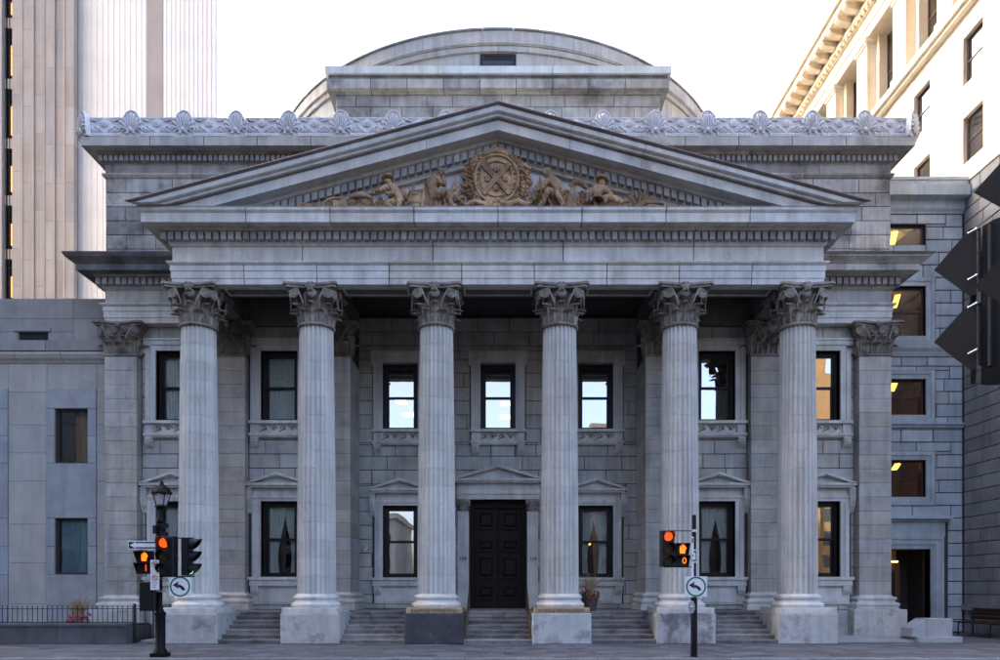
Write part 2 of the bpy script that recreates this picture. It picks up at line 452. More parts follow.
# ================================================================== THE BANK
BANK = thing('bank_building', (0, 23.0, 0), 'grey stone bank with six-column temple portico, sculpted pediment and round domed drum', 'bank')
YF, YC, YW = 19.9, 20.75, 23.17              # pedestal front, column axis, pilaster / wing face
YA, HA = 20.22, 9.42                          # portico architrave face and half width
HW = 13.02                                    # bank half width
YB, YB2 = 23.5, 24.75                         # wall behind side bays, wall of the recessed centre
FLOOR = 0.875
CX = [-8.87, -5.38, -1.825, 1.825, 5.38, 8.87]
ZAR = 10.37

# --- core masses
core = MB()
core.box(-12.97, 12.97, 27.0, 56, 0, 16.1)
core.box(-12.97, -9.0, 24.6, 27.0, 10.4, 16.1); core.box(9.0, 12.97, 24.6, 27.0, 10.4, 16.1)
core.box(-9.0, 9.0, 25.6, 27.0, 10.4, 16.1)
core.box(-12.97, 12.97, 23.26, 25.6, 12.2, 16.1)
put('building_core', core, 'bank_core', BANK)
put('main_roof', MB().box(-13.3, 13.3, 22.9, 56, 16.12, 16.22), 'lead_flash', BANK)

# --- window openings (x centre, half width, z0, z1, centre bay?)
WU, WL = (7.19, 9.56), (1.97, 4.51)
wins = []
for s in (-1, 1):
    for xc, hw, ctr in ((3.45, 0.62, 1), (7.34, 0.62, 0), (10.86, 0.62, 0)):
        wins.append((s * xc, hw, WU, ctr, 'u')); wins.append((s * xc, hw, WL, ctr, 'l'))
wins.append((0, 0.62, WU, 1, 'u'))
DOOR = (-1.0, 1.0, FLOOR, 4.72)
cen_h = [(x - h, x + h, z[0], z[1]) for x, h, z, c, k in wins if c] + [DOOR]
sid_h = [(x - h, x + h, z[0], z[1]) for x, h, z, c, k in wins if not c]
wallo = put('rear_wall', holed(MB(), -4.95, 4.95, FLOOR, 11.2, YB2 + 0.03, YB2 + 0.5, cen_h), 'joint', BANK)
for s in (-1, 1):
    a, b = sorted((s * 4.95, s * 13.0))
    m = holed(MB(), a, b, FLOOR - 0.3, 10.45, YB + 0.03, YB + 0.5, [h for h in sid_h if a < h[0] < b])
    q0, q1 = sorted((s * 4.95, s * 5.2)); m.box(q0, q1, YB + 0.51, YB2 + 0.5, FLOOR, 11.2)
    put('side_wall', m, 'joint', BANK)
    m = MB()                                                     # outer flank of the wing
    q0, q1 = sorted((s * 12.5, s * 12.97)); m.box(q0, q1, 24.01, 27, 0, 10.4)
    put('flank_wall', m, 'bank_stone', BANK)
# surround cut-outs in the ashlar: (dx, z0, z1)
def fat(h): 
    x = (h[0] + h[1]) / 2
    return (x - 0.98, x + 0.98, 6.66, 9.98) if h[2] > 5 else (x - 0.98, x + 0.98, 1.05, 5.22)
ashlar('wall_block', wallo, 'bank_stone', -4.93, 4.93, FLOOR, 11.15, YB2, holes=[fat(h) for h in cen_h if h != DOOR] + [(-1.42, 1.42, FLOOR, 5.5)], seed=1)
for s in (-1, 1):
    for a, b in ((5.9, 8.36), (9.38, 11.95)):
        p, q = sorted((s * a, s * b))
        ashlar('wall_block', wallo, 'bank_stone', p, q, FLOOR, 10.37, YB, holes=[fat(h) for h in sid_h if p < (h[0] + h[1]) / 2 < q], seed=2)

# --- windows
def window(xc, hw, z0, z1, y, kind, parent, pane='pane_clear', frame='black_frame', fw=0.075, sill_bar=True, blind=None):
    """frame > two panes, curtain; y is the wall face"""
    yf = y + 0.20
    m = MB(); x0, x1 = xc - hw, xc + hw; zm = z0 + (z1 - z0) * 0.5
    m.box(x0, x0 + fw * 1.5, yf, yf + .16, z0, z1); m.box(x1 - fw * 1.5, x1, yf, yf + .16, z0, z1)
    m.box(x0 + fw * 1.5, x1 - fw * 1.5, yf, yf + .16, z1 - fw * 1.4, z1); m.box(x0 + fw * 1.5, x1 - fw * 1.5, yf, yf + .16, z0, z0 + fw)
    a, b = x0 + fw * 1.5, x1 - fw * 1.5
    for (s, t, yo) in ((z0 + fw, zm + .03, .085), (zm - .03, z1 - fw * 1.4, .04)):      # lower and upper sash
        m.box(a, a + fw, yf + yo, yf + yo + .04, s, t); m.box(b - fw, b, yf + yo, yf + yo + .04, s, t)
        m.box(a + fw, b - fw, yf + yo, yf + yo + .04, s, s + fw * .95); m.box(a + fw, b - fw, yf + yo, yf + yo + .04, t - fw * .95, t)
    w = put('window', m, frame, parent)
    for (s, t, yo) in ((z0 + fw, zm + .03, .10), (zm - .03, z1 - fw * 1.4, .055)):
        put('pane', MB().box(a + fw, b - fw, yf + yo, yf + yo + .006, s + fw * .9, t - fw * .9), pane, w)
    return w, a, b, yf
def drape(x0, x1, z0, z1, y, w, mat='curtain', folds=9, tie=None, amp=0.035, ta=.55, th=.72):
    rows = []
    for i in range(13):
        t = i / 12; z = z1 + (z0 - z1) * t; row = []
        for j in range(folds * 6 + 1):
            q = j / (folds * 6); a, b = x0, x1
            if tie == 'L': b = x1 - (x1 - x0) * ta * math.sin(math.pi * min(1, t / th) / 2) ** 2 if t < th else x0 + (x1 - x0) * (1 - ta + .35 * (t - th))
            if tie == 'R': a = x0 + (x1 - x0) * ta * math.sin(math.pi * min(1, t / th) / 2) ** 2 if t < th else x1 - (x1 - x0) * (1 - ta + .35 * (t - th))
            row.append((a + (b - a) * q, y + amp * math.sin(q * folds * 2 * math.pi) + 0.01 * math.sin(q * 23 + i), z))
        rows.append(row)
    return put('curtain', MB().quadgrid(rows), mat, w, True)
def room(x0, x1, z0, z1, y, parent, depth=3.0, mat='interior_dark'):
    m = MB(); t = .05
    m.box(x0 - t, x0, y, y + depth, z0, z1); m.box(x1, x1 + t, y, y + depth, z0, z1)
    m.box(x0 - t, x1 + t, y, y + depth, z1, z1 + t); m.box(x0 - t, x1 + t, y, y + depth, z0 - t, z0)
    m.box(x0 - t, x1 + t, y + depth, y + depth + t, z0 - t, z1 + t)
    return put('room_lining', m, mat, parent)
def surround_upper(xc, y, parent):
    m = MB(); w = .36
    z0, z1 = WU
    for dx0, dx1, p in ((.62, .80, .05), (.80, .95, .085)):
        for s in (-1, 1):
            a, b = sorted((xc + s * dx0, xc + s * dx1)); m.box(a, b, y - p, y + .2, z0, z1 + (dx1 - .62) - .002 * (p > .06))
    m.box(xc - .62, xc + .62, y - .05, y + .2, z1, z1 + .18); m.box(xc - .80, xc + .80, y - .085, y + .2, z1 + .18, z1 + .33)
    for s in (-1, 1):                                             # crossette ears
        a, b = sorted((xc + s * .95, xc + s * 1.03)); m.box(a, b, y - .085, y + .2, z1 - .12, z1 + .332)
    m.box(xc - 1.03, xc + 1.03, y - .11, y + .1, z1 + .334, z1 + .40)
    put('window_surround', m, 'bank_trim', parent)
    sl = MB()
    sl.box(xc - .98, xc + .98, y - .20, y + .22, z0 - .10, z0 - .002)
    sl.box(xc - .93, xc + .93, y - .06, y + .05, z0 - .41, z0 - .10)
    for s in (-1, 1):
        a, b = sorted((xc + s * .66, xc + s * .94)); sl.box(a, b, y - .12, y + .05, z0 - .405, z0 - .102)
    sl.box(xc - .98, xc + .98, y - .17, y + .05, z0 - .50, z0 - .41); sl.box(xc - .95, xc + .95, y - .13, y + .05, z0 - .545, z0 - .502)
    so = put('window_sill', sl, 'bank_trim', parent)
    sc = MB()                                                     # running scroll carving
    for k in range(4):
        c = xc - .47 + k * .315; sg = 1 if k % 2 else -1
        pts = [(c + (.115 - .013 * t) * math.cos(t * .8) * sg, y - .075, z0 - .255 + (.105 - .012 * t) * math.sin(t * .8)) for t in range(9)]
        sc.tube(pts, .02, 5)
        sc.tube([(c - .16, y - .075, z0 - .36 + .2 * (k % 2)), (c - .05, y - .08, z0 - .30 + .08 * (k % 2)), (c, y - .075, z0 - .255)], [.012, .022, .02], 5)
        sc.ball((c, y - .08, z0 - .255), .03, n=6, m=4)
    put('scroll_panel', sc, 'capital_stone', so)
    for s in (-1, 1):
        put('bracket', bracket(xc + s * .80, y, z0 - .547, .24, .34, .20), 'bank_trim', so)
def bracket(x, y, ztop, w, h, p):
    pr = [(0, 0), (p, 0), (p, -.06), (p * .9, -.08), (p * .95, -h * .45), (p * .7, -h * .72), (p * .35, -h * .95), (0, -h)]
    m = MB().ring_loft([[(x - w / 2, y + .02 - a, ztop + b) for a, b in pr], [(x + w / 2, y + .02 - a, ztop + b) for a, b in pr]])
    for dx in (-.27, 0, .27):
        m.tube([(x + dx * w, y - p * .95, ztop - .09), (x + dx * w, y - p * .97, ztop - h * .45), (x + dx * w, y - p * .70, ztop - h * .74)], w * .11, 5)
    return m
def small_pediment(xc, y, z, hw, rise, proj, parent):
    m = MB()
    m.add([(xc - hw + .10, y - proj + .16, z + .06), (xc + hw - .10, y - proj + .16, z + .06), (xc, y - proj + .16, z + rise - .06), (xc - hw + .1, y + .1, z + .06), (xc + hw - .1, y + .1, z + .06), (xc, y + .1, z + rise - .06)],
          [(0, 1, 2), (3, 5, 4), (0, 3, 4, 1), (1, 4, 5, 2), (2, 5, 3, 0)])
    m.box(xc - hw, xc + hw, y - proj, y + .1, z - .05, z + .035); m.box(xc - hw + .05, xc + hw - .05, y - proj + .06, y + .1, z - .11, z - .052)
    for s in (-1, 1):
        def rk(t0, t1, pr, ex):
            h0 = [(xc + s * (hw + ex), z + .037), (xc, z + rise + t1), (xc, z + rise + t0), (xc + s * (hw + ex - (t1 - t0) * hw / rise), z + .037)]
            m.ring_loft([[(a, y - pr, b) for a, b in h0], [(a, y + .1, b) for a, b in h0]])
        rk(-.055, .03, proj + .04, .02); rk(-.10, -.057, proj - .03, -.06)
    put('window_pediment' if hw < 1.3 else 'door_pediment', m, 'bank_trim', parent)
def surround_lower(xc, y, parent):
    z0, z1 = WL; m = MB()
    for dx0, dx1, p in ((.62, .76, .05), (.76, .90, .08)):
        for s in (-1, 1):
            a, b = sorted((xc + s * dx0, xc + s * dx1)); m.box(a, b, y - p, y + .2, z0, z1)
    m.box(xc - .90, xc + .90, y - .06, y + .2, z1, z1 + .10); m.box(xc - .90, xc + .90, y - .09, y + .2, z1 + .102, z1 + .20)
    m.box(xc - .86, xc + .86, y - .03, y + .1, z1 + .20, z1 + .44)
    put('window_surround', m, 'bank_trim', parent)
    small_pediment(xc, y, z1 + .55, 1.05, .36, .30, parent)
    for s in (-1, 1):
        put('console', bracket(xc + s * .97, y, z1 + .44, .19, .86, .22), 'bank_trim', parent)
    sl = MB(); sl.box(xc - 1.0, xc + 1.0, y - .22, y + .22, z0 - .10, z0 - .002); sl.box(xc - .96, xc + .96, y - .17, y + .05, z0 - .30, z0 - .102)
    sl.box(xc - .92, xc + .92, y - .05, y + .05, z0 - .92, z0 - .302); sl.box(xc - .60, xc + .60, y - .08, y + .05, z0 - .85, z0 - .40)
    so = put('window_sill', sl, 'bank_trim', parent)
    for s in (-1, 1): put('bracket', bracket(xc + s * .80, y, z0 - .302, .26, .36, .17), 'bank_trim', so)

for (xc, hw, (z0, z1), ctr, k) in wins:
    y = YB2 if ctr else YB
    sky_like = (k == 'u' and (ctr or xc > 0)) or (k == 'l' and xc in (-3.45, 10.86))
    w, a, b, yf = window(xc, hw, z0, z1, y, k, BANK, 'pane_sky' if sky_like else 'pane_low')
    (surround_upper if k == 'u' else surround_lower)(xc, y, BANK)
    room(xc - .9, xc + .9, z0 - .05, z1 + .02, yf + .31, BANK, 2.2)
    yc = yf + .175
    if k == 'u' and xc < -5: drape(a, b, z0, z1, yc, w, folds=11)
    if k == 'u' and ctr:                                          # roller blind half way down the upper sash
        put('blind', MB().box(a, b, yc, yc + .02, z1 - .55, z1 - .05), 'interior_dark', w)
    if k == 'l' and xc != 10.86:
        rv = random.Random(int(xc * 37)); sp_ = xc + rv.uniform(-.02, .22)
        drape(a, sp_ + .03, z0, z1, yc, w, folds=6, tie='L', ta=rv.uniform(.35, .6), th=rv.uniform(.66, .84)); drape(sp_ - .05, b, z0, z1, yc + .05, w, folds=5, tie='R', ta=rv.uniform(.4, .75), th=rv.uniform(.66, .84))
for (x, z, y0) in ((-10.62, 7.75, 24.7), (7.20, 3.05, 24.6), (7.48, 3.25, 25.2), (3.35, 3.25, 25.9)):
    put('room_lamp', MB().ball((x, y0, z), .085, n=10, m=6), 'lamp_warm', BANK, True)

for (x, z, y0) in ((-3.62, 8.55, 26.0), (-3.32, 8.05, 25.9), (.28, 8.5, 26.0), (.28, 8.0, 26.0)):
    put('ceiling_panel', MB().box(x - .20, x + .20, y0, y0 + .55, z, z + .03), 'lamp_white', BANK)
# --- portal
m = MB()
for s in (-1, 1):
    a, b = sorted((s * 1.03, s * 1.42)); m.box(a, b, YB2 - .14, YB2 + .3, FLOOR + .22, 4.30); m.box(a - .03, b + .03, YB2 - .19, YB2 + .3, FLOOR, FLOOR + .218)
m.box(-1.44, 1.44, YB2 - .14, YB2 + .3, 4.72, 4.90); m.box(-1.46, 1.46, YB2 - .17, YB2 + .3, 4.902, 5.05); m.box(-1.43, 1.43, YB2 - .12, YB2 + .3, 5.052, 5.30)
portal = put('door_surround', m, 'bank_trim', BANK)
small_pediment(0, YB2, 5.40, 1.56, .48, .34, BANK)
for s in (-1, 1):
    c = MB(); x = s * 1.225; c.box(x - .25, x + .25, YB2 - .24, YB2 + .28, 4.64, 4.718)
    c.lathe([(.17, 4.30), (.17, 4.34), (.19, 4.50), (.26, 4.64)], 12, (x, YB2 - .02))
    for i in range(7):
        for (zz, rr2) in ((4.40, .19), (4.52, .22)):
            an = math.pi + math.pi * (i + .5 * (zz > 4.45)) / 6.5; c.ball((x + rr2 * math.cos(an), YB2 - .02 + rr2 * math.sin(an) * .8, zz), .045, n=6, m=4)
    for q in (-1, 1): c.ball((x + q * .2, YB2 - .2, 4.60), .06, n=8, m=5)
    put('portal_capital', c, 'capital_stone', portal)
    me = text_mesh('119', .17, .012, 'bronze_letter'); link('house_number', me, None, portal, (s * 1.235, YB2 - .155, 2.62))
d = MB(); yd = YB2 + .34
d.box(-1.0, 1.0, yd - .1, yd + .06, 4.45, 4.715); d.box(-1.0, -.86, yd - .1, yd + .06, FLOOR, 4.448); d.box(.86, 1.0, yd - .1, yd + .06, FLOOR, 4.448)
dr = put('entrance_door', d, 'door_wood', BANK)
for s in (-1, 1):
    lf = MB(); a, b = sorted((s * .012, s * .858)); lf.box(a, b, yd, yd + .07, FLOOR + .01, 4.446)
    xm = (a + b) / 2
    leaf = put('door_leaf', lf, 'door_wood', dr)
    for (z0, z1) in ((3.72, 4.33), (2.93, 3.32), (1.95, 2.72), (1.22, 1.68)):
        p = MB()
        for (w, pr, e) in ((.30, .035, 0), (.235, .012, .05), (.15, .05, .13)):
            p.box(xm - w, xm + w, yd - pr, yd + .01 - e * .01, z0 + e, z1 - e)
        fr = MB()
        for (x0, x1, q0, q1) in ((-.33, -.25, z0 - .03, z1 + .03), (.25, .33, z0 - .03, z1 + .03), (-.25, .25, z0 - .03, z0 + .05), (-.25, .25, z1 - .05, z1 + .03)):
            fr.box(xm + x0, xm + x1, yd - .06, yd + .002, q0, q1)
        fr.add([(xm - .16, yd - .055, z0 + .14), (xm + .16, yd - .055, z0 + .14), (xm + .16, yd - .055, z1 - .14), (xm - .16, yd - .055, z1 - .14), (xm - .23, yd - .003, z0 + .07), (xm + .23, yd - .003, z0 + .07), (xm + .23, yd - .003, z1 - .07), (xm - .23, yd - .003, z1 - .07)],
               [(0, 1, 2, 3), (4, 5, 1, 0), (5, 6, 2, 1), (6, 7, 3, 2), (7, 4, 0, 3)])
        put('door_panel', fr, 'door_wood', dr)
    put('door_handle', MB().ball((s * .07, yd - .05, 2.0), .03, n=8, m=5), 'brass', dr, True)

# --- pilasters (portico rear and wing corners)
def acanthus(w, h, curl, lobes=3):
    rows = []; n = 12
    for i in range(n + 1):
        t = i / n
        ang = max(0, (t - .58) / .42)
        out = .02 + .05 * t + curl * ang ** 1.2 * (1 - .25 * ang)
        z = h * (t if t < .72 else .72 + (t - .72) * .95) - h * .30 * ang ** 2.6
        ww = w * (0.42 + .58 * math.sin(math.pi * min(t * 1.15, 1) * .62)) * (1 - .55 * ang ** 2) * (1 + .10 * math.sin(t * lobes * 2 * math.pi))
        rows.append([(ww * q / 2, -out - (.055 * (1 - abs(q)) if abs(q) < .95 else 0) + .035 * abs(q) ** 2 - .018 * math.cos(q * 3 * math.pi), z) for q in (-1, -.75, -.5, -.25, 0, .25, .5, .75, 1)])
    back = [[(p[0], p[1] + .035, p[2] - .012) for p in r] for r in rows]
    m = MB().quadgrid(rows); m.quadgrid([list(reversed(r)) for r in back])
    m.quadgrid([[r[0] for r in rows], [r[0] for r in back]]); m.quadgrid([[r[-1] for r in back], [r[-1] for r in rows]]); m.quadgrid([rows[-1], back[-1]])
    return m
def volute(r):
    pts = []; rad = []
    for i in range(26):
        a = i / 25 * 2.1 * 2 * math.pi
        q = r * (1 - .80 * i / 25)
        pts.append((q * math.cos(a + 1.9), 0, q * math.sin(a + 1.9))); rad.append(r * (.24 - .09 * i / 25))
    m = MB().tube([(-r * .05 - r * 1.9, .0, -r * 2.2), (-r * 1.5, 0, -r * 1.0), (-r * .85, 0, r * .3)] + pts, [r * .12, r * .17, r * .22] + rad, 6)
    m.cyl((0, -.006, 0), (0, .006, 0), r * .85, 12)
    return m
LEAF = lambda: cached('acanthus_leaf', lambda: acanthus(.31, .44, .29), 'capital_stone', True)
LEAF2 = lambda: cached('acanthus_leaf_tall', lambda: acanthus(.30, .70, .31), 'capital_stone', True)
VOL = lambda: cached('volute', lambda: volute(.13), 'capital_stone', True)
def caul(r, h):
    return MB().tube([(0, 0, 0), (0, -.03, h * .5), (.02, -.10, h * .8), (.06, -.14, h * .93), (.09, -.13, h * .98)], [.03, .03, .035, .03, .018], 6)
CAU = lambda: cached('caulicole', lambda: caul(0, .8), 'capital_stone', True)
def abacus_pts(h, dip, n=10):
    pts = []
    c = h * .93
    for k in range(4):
        a = k * math.pi / 2
        for i in range(n):
            t = -1 + 2 * i / (n - 1)
            x, y = c * t * .97, -(h - dip * (1 - t * t))
            pts.append((x * math.cos(a) - y * math.sin(a), x * math.sin(a) + y * math.cos(a)))
    return pts
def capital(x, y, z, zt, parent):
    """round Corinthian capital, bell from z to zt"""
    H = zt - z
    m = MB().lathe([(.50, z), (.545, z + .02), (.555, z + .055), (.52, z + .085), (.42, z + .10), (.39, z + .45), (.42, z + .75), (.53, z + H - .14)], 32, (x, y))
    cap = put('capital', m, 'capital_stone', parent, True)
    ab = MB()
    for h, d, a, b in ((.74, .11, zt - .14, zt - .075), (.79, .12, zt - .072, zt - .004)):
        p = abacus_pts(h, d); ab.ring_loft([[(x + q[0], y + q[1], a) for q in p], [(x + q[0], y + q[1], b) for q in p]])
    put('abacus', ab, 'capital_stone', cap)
    for k in range(8):
        a = k * math.pi / 4 + math.pi / 8
        link('acanthus_leaf', LEAF(), None, cap, (x + .44 * math.sin(a), y - .44 * math.cos(a), z + .09), (0, 0, a))
        a = k * math.pi / 4
        link('acanthus_leaf', LEAF2(), None, cap, (x + .43 * math.sin(a), y - .43 * math.cos(a), z + .10), (0, 0, a))
        a = k * math.pi / 4 + math.pi / 8
        link('caulicole', CAU(), None, cap, (x + .46 * math.sin(a), y - .46 * math.cos(a), z + .12), (0, 0, a))
    for k in range(4):
        a = k * math.pi / 2
        fl = MB().ball((0, -.70, zt - .12), .10, .06, .11, 10, 6)
        for j in range(6): fl.ball((.10 * math.cos(j * math.pi / 3), -.70, zt - .12 + .10 * math.sin(j * math.pi / 3)), .05, n=6, m=4)
        fl.ball((0, -.60, zt - .27), .15, .07, .13, 10, 6)
        put('fleuron', fl.xf(Matrix.Translation((x, y, 0)) @ Matrix.Rotation(a, 4, 'Z')), 'capital_stone', cap, True)
        for s in (-1, 1):                                         # pairs of volutes meeting at each corner
            b = a + s * R(38)
            link('volute', cached('volute' if s > 0 else 'volute_m', (lambda: volute(.155)) if s > 0 else (lambda: volute(.155).xf(Matrix.Scale(-1, 4, (1, 0, 0)))), 'capital_stone', True), None, cap,
                 (x + .80 * math.sin(b), y - .80 * math.cos(b), zt - .28), (0, 0, a + s * R(14)))
    return cap
def flat_capital(x, y, z, zt, hw, parent):
    """pilaster capital on the face y"""
    H = zt - z; r = [( -hw, y), (hw, y)]
    m = MB().ring_loft([[(x + s * (hw + e), yy, zz) for s, yy in ((-1, y + .3), (1, y + .3), (1, y - e), (-1, y - e))] for zz, e in ((z, .02), (z + .04, .05), (z + .08, .02), (z + .10, 0), (z + .6, .02), (z + H - .14, .14))])
    cap = put('pilaster_capital', m, 'capital_stone', parent)
    ab = MB()
    for e, a, b in ((.20, zt - .14, zt - .075), (.26, zt - .072, zt - .004)):
        pts = [(-hw - e, y + .25), (hw + e, y + .25), (hw + e + .03, y - e), (hw + e - .08, y - e - .03)] + [(hw * .8 * (1 - 2 * i / 8), y - e + .11 * (1 - ((i - 4) / 4) ** 2)) for i in range(9)] + [(-hw - e + .08, y - e - .03), (-hw - e - .03, y - e)]
        ab.ring_loft([[(x + p, q, zz) for p, q in pts] for zz in (a, b)])
    put('abacus', ab, 'capital_stone', cap)
    for dx in (-.34, 0, .34): link('acanthus_leaf', LEAF(), None, cap, (x + dx, y, z + .09), (0, 0, 0))
    for dx in (-.50, -.17, .17, .50): link('acanthus_leaf', LEAF2(), None, cap, (x + dx, y + .02, z + .10), (0, 0, dx * .5))
    for s in (-1, 1):
        link('acanthus_leaf', LEAF(), None, cap, (x + s * hw, y + .18, z + .09), (0, 0, s * R(90)))
        link('volute', cached('volute' if s > 0 else 'volute_m', (lambda: volute(.155)) if s > 0 else (lambda: volute(.155).xf(Matrix.Scale(-1, 4, (1, 0, 0)))), 'capital_stone', True), None, cap, (x + s * (hw + .05), y - .16, zt - .28), (0, 0, s * R(25)))
        link('volute', cached('volute_s' if s > 0 else 'volute_sm', (lambda: volute(.09)) if s > 0 else (lambda: volute(.09).xf(Matrix.Scale(-1, 4, (1, 0, 0)))), 'capital_stone', True), None, cap, (x - s * .13, y - .13, zt - .30), (0, 0, 0))
    put('fleuron', MB().ball((x, y - .22, zt - .11), .10, .06, .11, 10, 6), 'capital_stone', cap, True)
BASEP = [(.0, .0), (.16, .0), (.16, .07), (.19, .10), (.19, .15), (.15, .19), (.10, .20), (.075, .25), (.10, .29), (.12, .31), (.12, .35), (.08, .38), (.03, .39), (.0, .44)]
def pilaster(x, hw, parent, y=YW, zb=FLOOR + .15, ret=YB + .02, sides=True):
    m = MB().box(x - hw + .03, x + hw - .03, y + .05, ret + .3, zb, 9.3)
    p = put('pilaster', m, 'joint', parent)
    n = 17; zs = zb + .44; h = (9.27 - zs) / n; r2 = random.Random(int(x * 10))
    for i in range(n):
        dz = .005 * (i > 0)
        key = ('pilaster_block', round(hw, 2), round(h, 3), round(ret, 2))
        me = cached(key, lambda: MB().box(-hw, hw, 0, ret - y, 0, h - .011), 'bank_stone')
        link('pilaster_block', me, None, p, (x, y + r2.uniform(-.003, .003), zs + i * h))
    b = sweep([(a, zb + z) for a, z in BASEP] + [(-.3, zb + .44), (-.3, zb)], [(x - hw, ret), (x - hw, y), (x + hw, y), (x + hw, ret)])
    put('pilaster_base', b, 'bank_trim', p)
    put('pilaster_plinth', MB().box(x - hw - .20, x + hw + .20, y - .20, ret, FLOOR - (.0 if zb > FLOOR + .1 else -.032), zb - .002), 'bank_trim', p)
    flat_capital(x, y, 9.27, ZAR, hw, parent)
    return p
for cx in (CX[0], CX[5]): pilaster(cx, .49, BANK)
for cx in (CX[1], CX[4]): pilaster(cx, .49, BANK, ret=YB2)
for s in (-1, 1): pilaster(s * 12.49, .53, BANK, zb=FLOOR + .05, ret=24.0)

# --- pedestals, columns
FL = 24
def fluted(r):
    pts = []
    for k in range(FL):
        a0 = 2 * math.pi * k / FL; da = 2 * math.pi / FL
        for j, (t, dpt) in enumerate(((0, 0), (.13, 0), (.20, .45), (.34, .85), (.565, 1), (.79, .85), (.93, .45))):
            rr3 = r - .080 * r / .55 * dpt; a = a0 + da * t
            pts.append((rr3 * math.cos(a), rr3 * math.sin(a)))
    return pts
ND = 15; Z0S, Z1S = FLOOR + .155 + .40, 9.22
def srad(z):
    t = (z - Z0S) / (Z1S - Z0S); return .565 - .075 * t ** 1.6
def drum(i):
    h = (Z1S - Z0S) / ND; za, zb = Z0S + i * h, Z0S + (i + 1) * h
    c = .008; rings = []
    for z, dr in ((za, -.022), (za + c, 0), (zb - c, 0), (zb, -.022)):
        rings.append([(x, y, z - za) for x, y in fluted(srad(z) + dr)])
    return MB().ring_loft(rings)
ped_mats = ['pedestal_white', 'pedestal_white', 'pedestal_dark', 'pedestal_white', 'pedestal_worn', 'pedestal_white']
ZP = FLOOR + .155
for i, cx in enumerate(CX):
    px = cx * .995
    m = MB().slab(px - .84, px + .84, YF, YC + .95, 0, FLOOR - .004, .02)
    ped = put('pedestal', m, ped_mats[i], BANK)
    pl = put('plinth', MB().slab(cx - .79, cx + .79, YC - .80, YC + .80, FLOOR, ZP - .003, .012), 'bank_trim' if i not in (2, 3) else 'gold_strip', ped)
    if i in (2, 3):
        me = text_mesh('BANK OF MONTREAL' if i == 2 else 'BANQUE DE MONTREAL', .135 if i == 2 else .122, .004, 'letter_dark')
        link('inscription', me, None, ped, (cx, YC - .803, FLOOR + .075))
    col = put('column', MB().lathe([(srad(Z0S) - .115, ZP), (srad(Z1S) - .105, Z1S + .05)], 32, (cx, YC)), 'joint', BANK)
    b = MB().lathe([(.70, ZP), (.725, ZP + .04), (.73, ZP + .09), (.70, ZP + .135), (.655, ZP + .15), (.65, ZP + .165), (.615, ZP + .20), (.61, ZP + .23), (.645, ZP + .25), (.66, ZP + .275), (.655, ZP + .32), (.63, ZP + .345), (.60, ZP + .355), (.59, ZP + .385), (.57, ZP + .40)], 48, (cx, YC))
    put('column_base', b, 'column_stone', col, True)
    for k in range(ND):
        link('drum', cached(('drum', k), lambda: drum(k), 'column_stone'), None, col, (cx, YC, Z0S + k * (Z1S - Z0S) / ND))
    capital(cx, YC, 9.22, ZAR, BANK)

# --- portico entablature
ARCH = [(-.35, 10.37), (0, 10.37), (0, 10.54), (.022, 10.545), (.022, 10.75), (.044, 10.755), (.044, 10.91), (.09, 10.93), (.12, 10.97), (.12, 11.0), (-.35, 11.0)]
FRZ = [(-.35, 11.002), (-.01, 11.002), (-.01, 11.46), (-.35, 11.46)]
BED = [(-.35, 11.462), (.02, 11.462), (.05, 11.50), (.075, 11.545), (.075, 11.80), (.22, 11.82), (.26, 11.88), (-.35, 11.88)]
CORO = [(-.35, 11.882), (.54, 11.882), (.55, 11.862), (.60, 11.862), (.60, 12.12), (.62, 12.135), (.66, 12.18), (.66, 12.245), (-.35, 12.25)]
CORW = [(-.35, 11.882), (.54, 11.882), (.55, 11.862), (.60, 11.862), (.60, 12.06), (.64, 12.075), (.66, 12.10), (.74, 12.15), (.84, 12.21), (.85, 12.25), (-.35, 12.25)]
CAPW = [(-.35, 12.252), (.87, 12.252), (.885, 12.33), (-.35, 12.36)]
run('architrave_stone', ARCH, 'bank_trim', BANK, -HA, HA, YA, 9, ends=(3, 3))
run('frieze_stone', FRZ, 'bank_trim', BANK, -HA, HA, YA, 5, ends=(3, 3))
run('bed_moulding', BED, 'bank_trim', BANK, -HA, HA, YA, 5, ends=(3, 3))
run('cornice_stone', CORO, 'bank_trim', BANK, -HA, HA, YA, 8, ends=(3.1, 3.1))
run('cornice_flashing', [(-.35, 12.252), (.665, 12.247), (.675, 12.275), (-.35, 12.29)], 'lead_flash', BANK, -HA, HA, YA, 10, ends=(3.1, 3.1))
dm = MB(); n = int((2 * HA + .3) / .214)
for k in range(n + 1):
    x = -HA - .15 + k * (2 * HA + .3) / n; dm.box(x - .075, x + .075, YA - .235, YA - .07, 11.565, 11.785)
for s in (-1, 1):
    for k in range(12):
        y = YA + .05 + k * .214; a, b = sorted((s * (HA + .07), s * (HA + .235))); dm.box(a, b, y - .075, y + .075, 11.565, 11.785)
put('dentil_row', dm, 'dentil_stone', BANK, kind='stuff')
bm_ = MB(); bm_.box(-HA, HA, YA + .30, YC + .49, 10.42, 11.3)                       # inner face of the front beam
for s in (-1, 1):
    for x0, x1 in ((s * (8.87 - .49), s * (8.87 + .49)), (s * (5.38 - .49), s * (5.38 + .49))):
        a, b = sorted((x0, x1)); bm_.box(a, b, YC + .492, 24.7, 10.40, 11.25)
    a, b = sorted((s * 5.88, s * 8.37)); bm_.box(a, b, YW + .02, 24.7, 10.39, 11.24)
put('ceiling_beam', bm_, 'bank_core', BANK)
sp = MB()
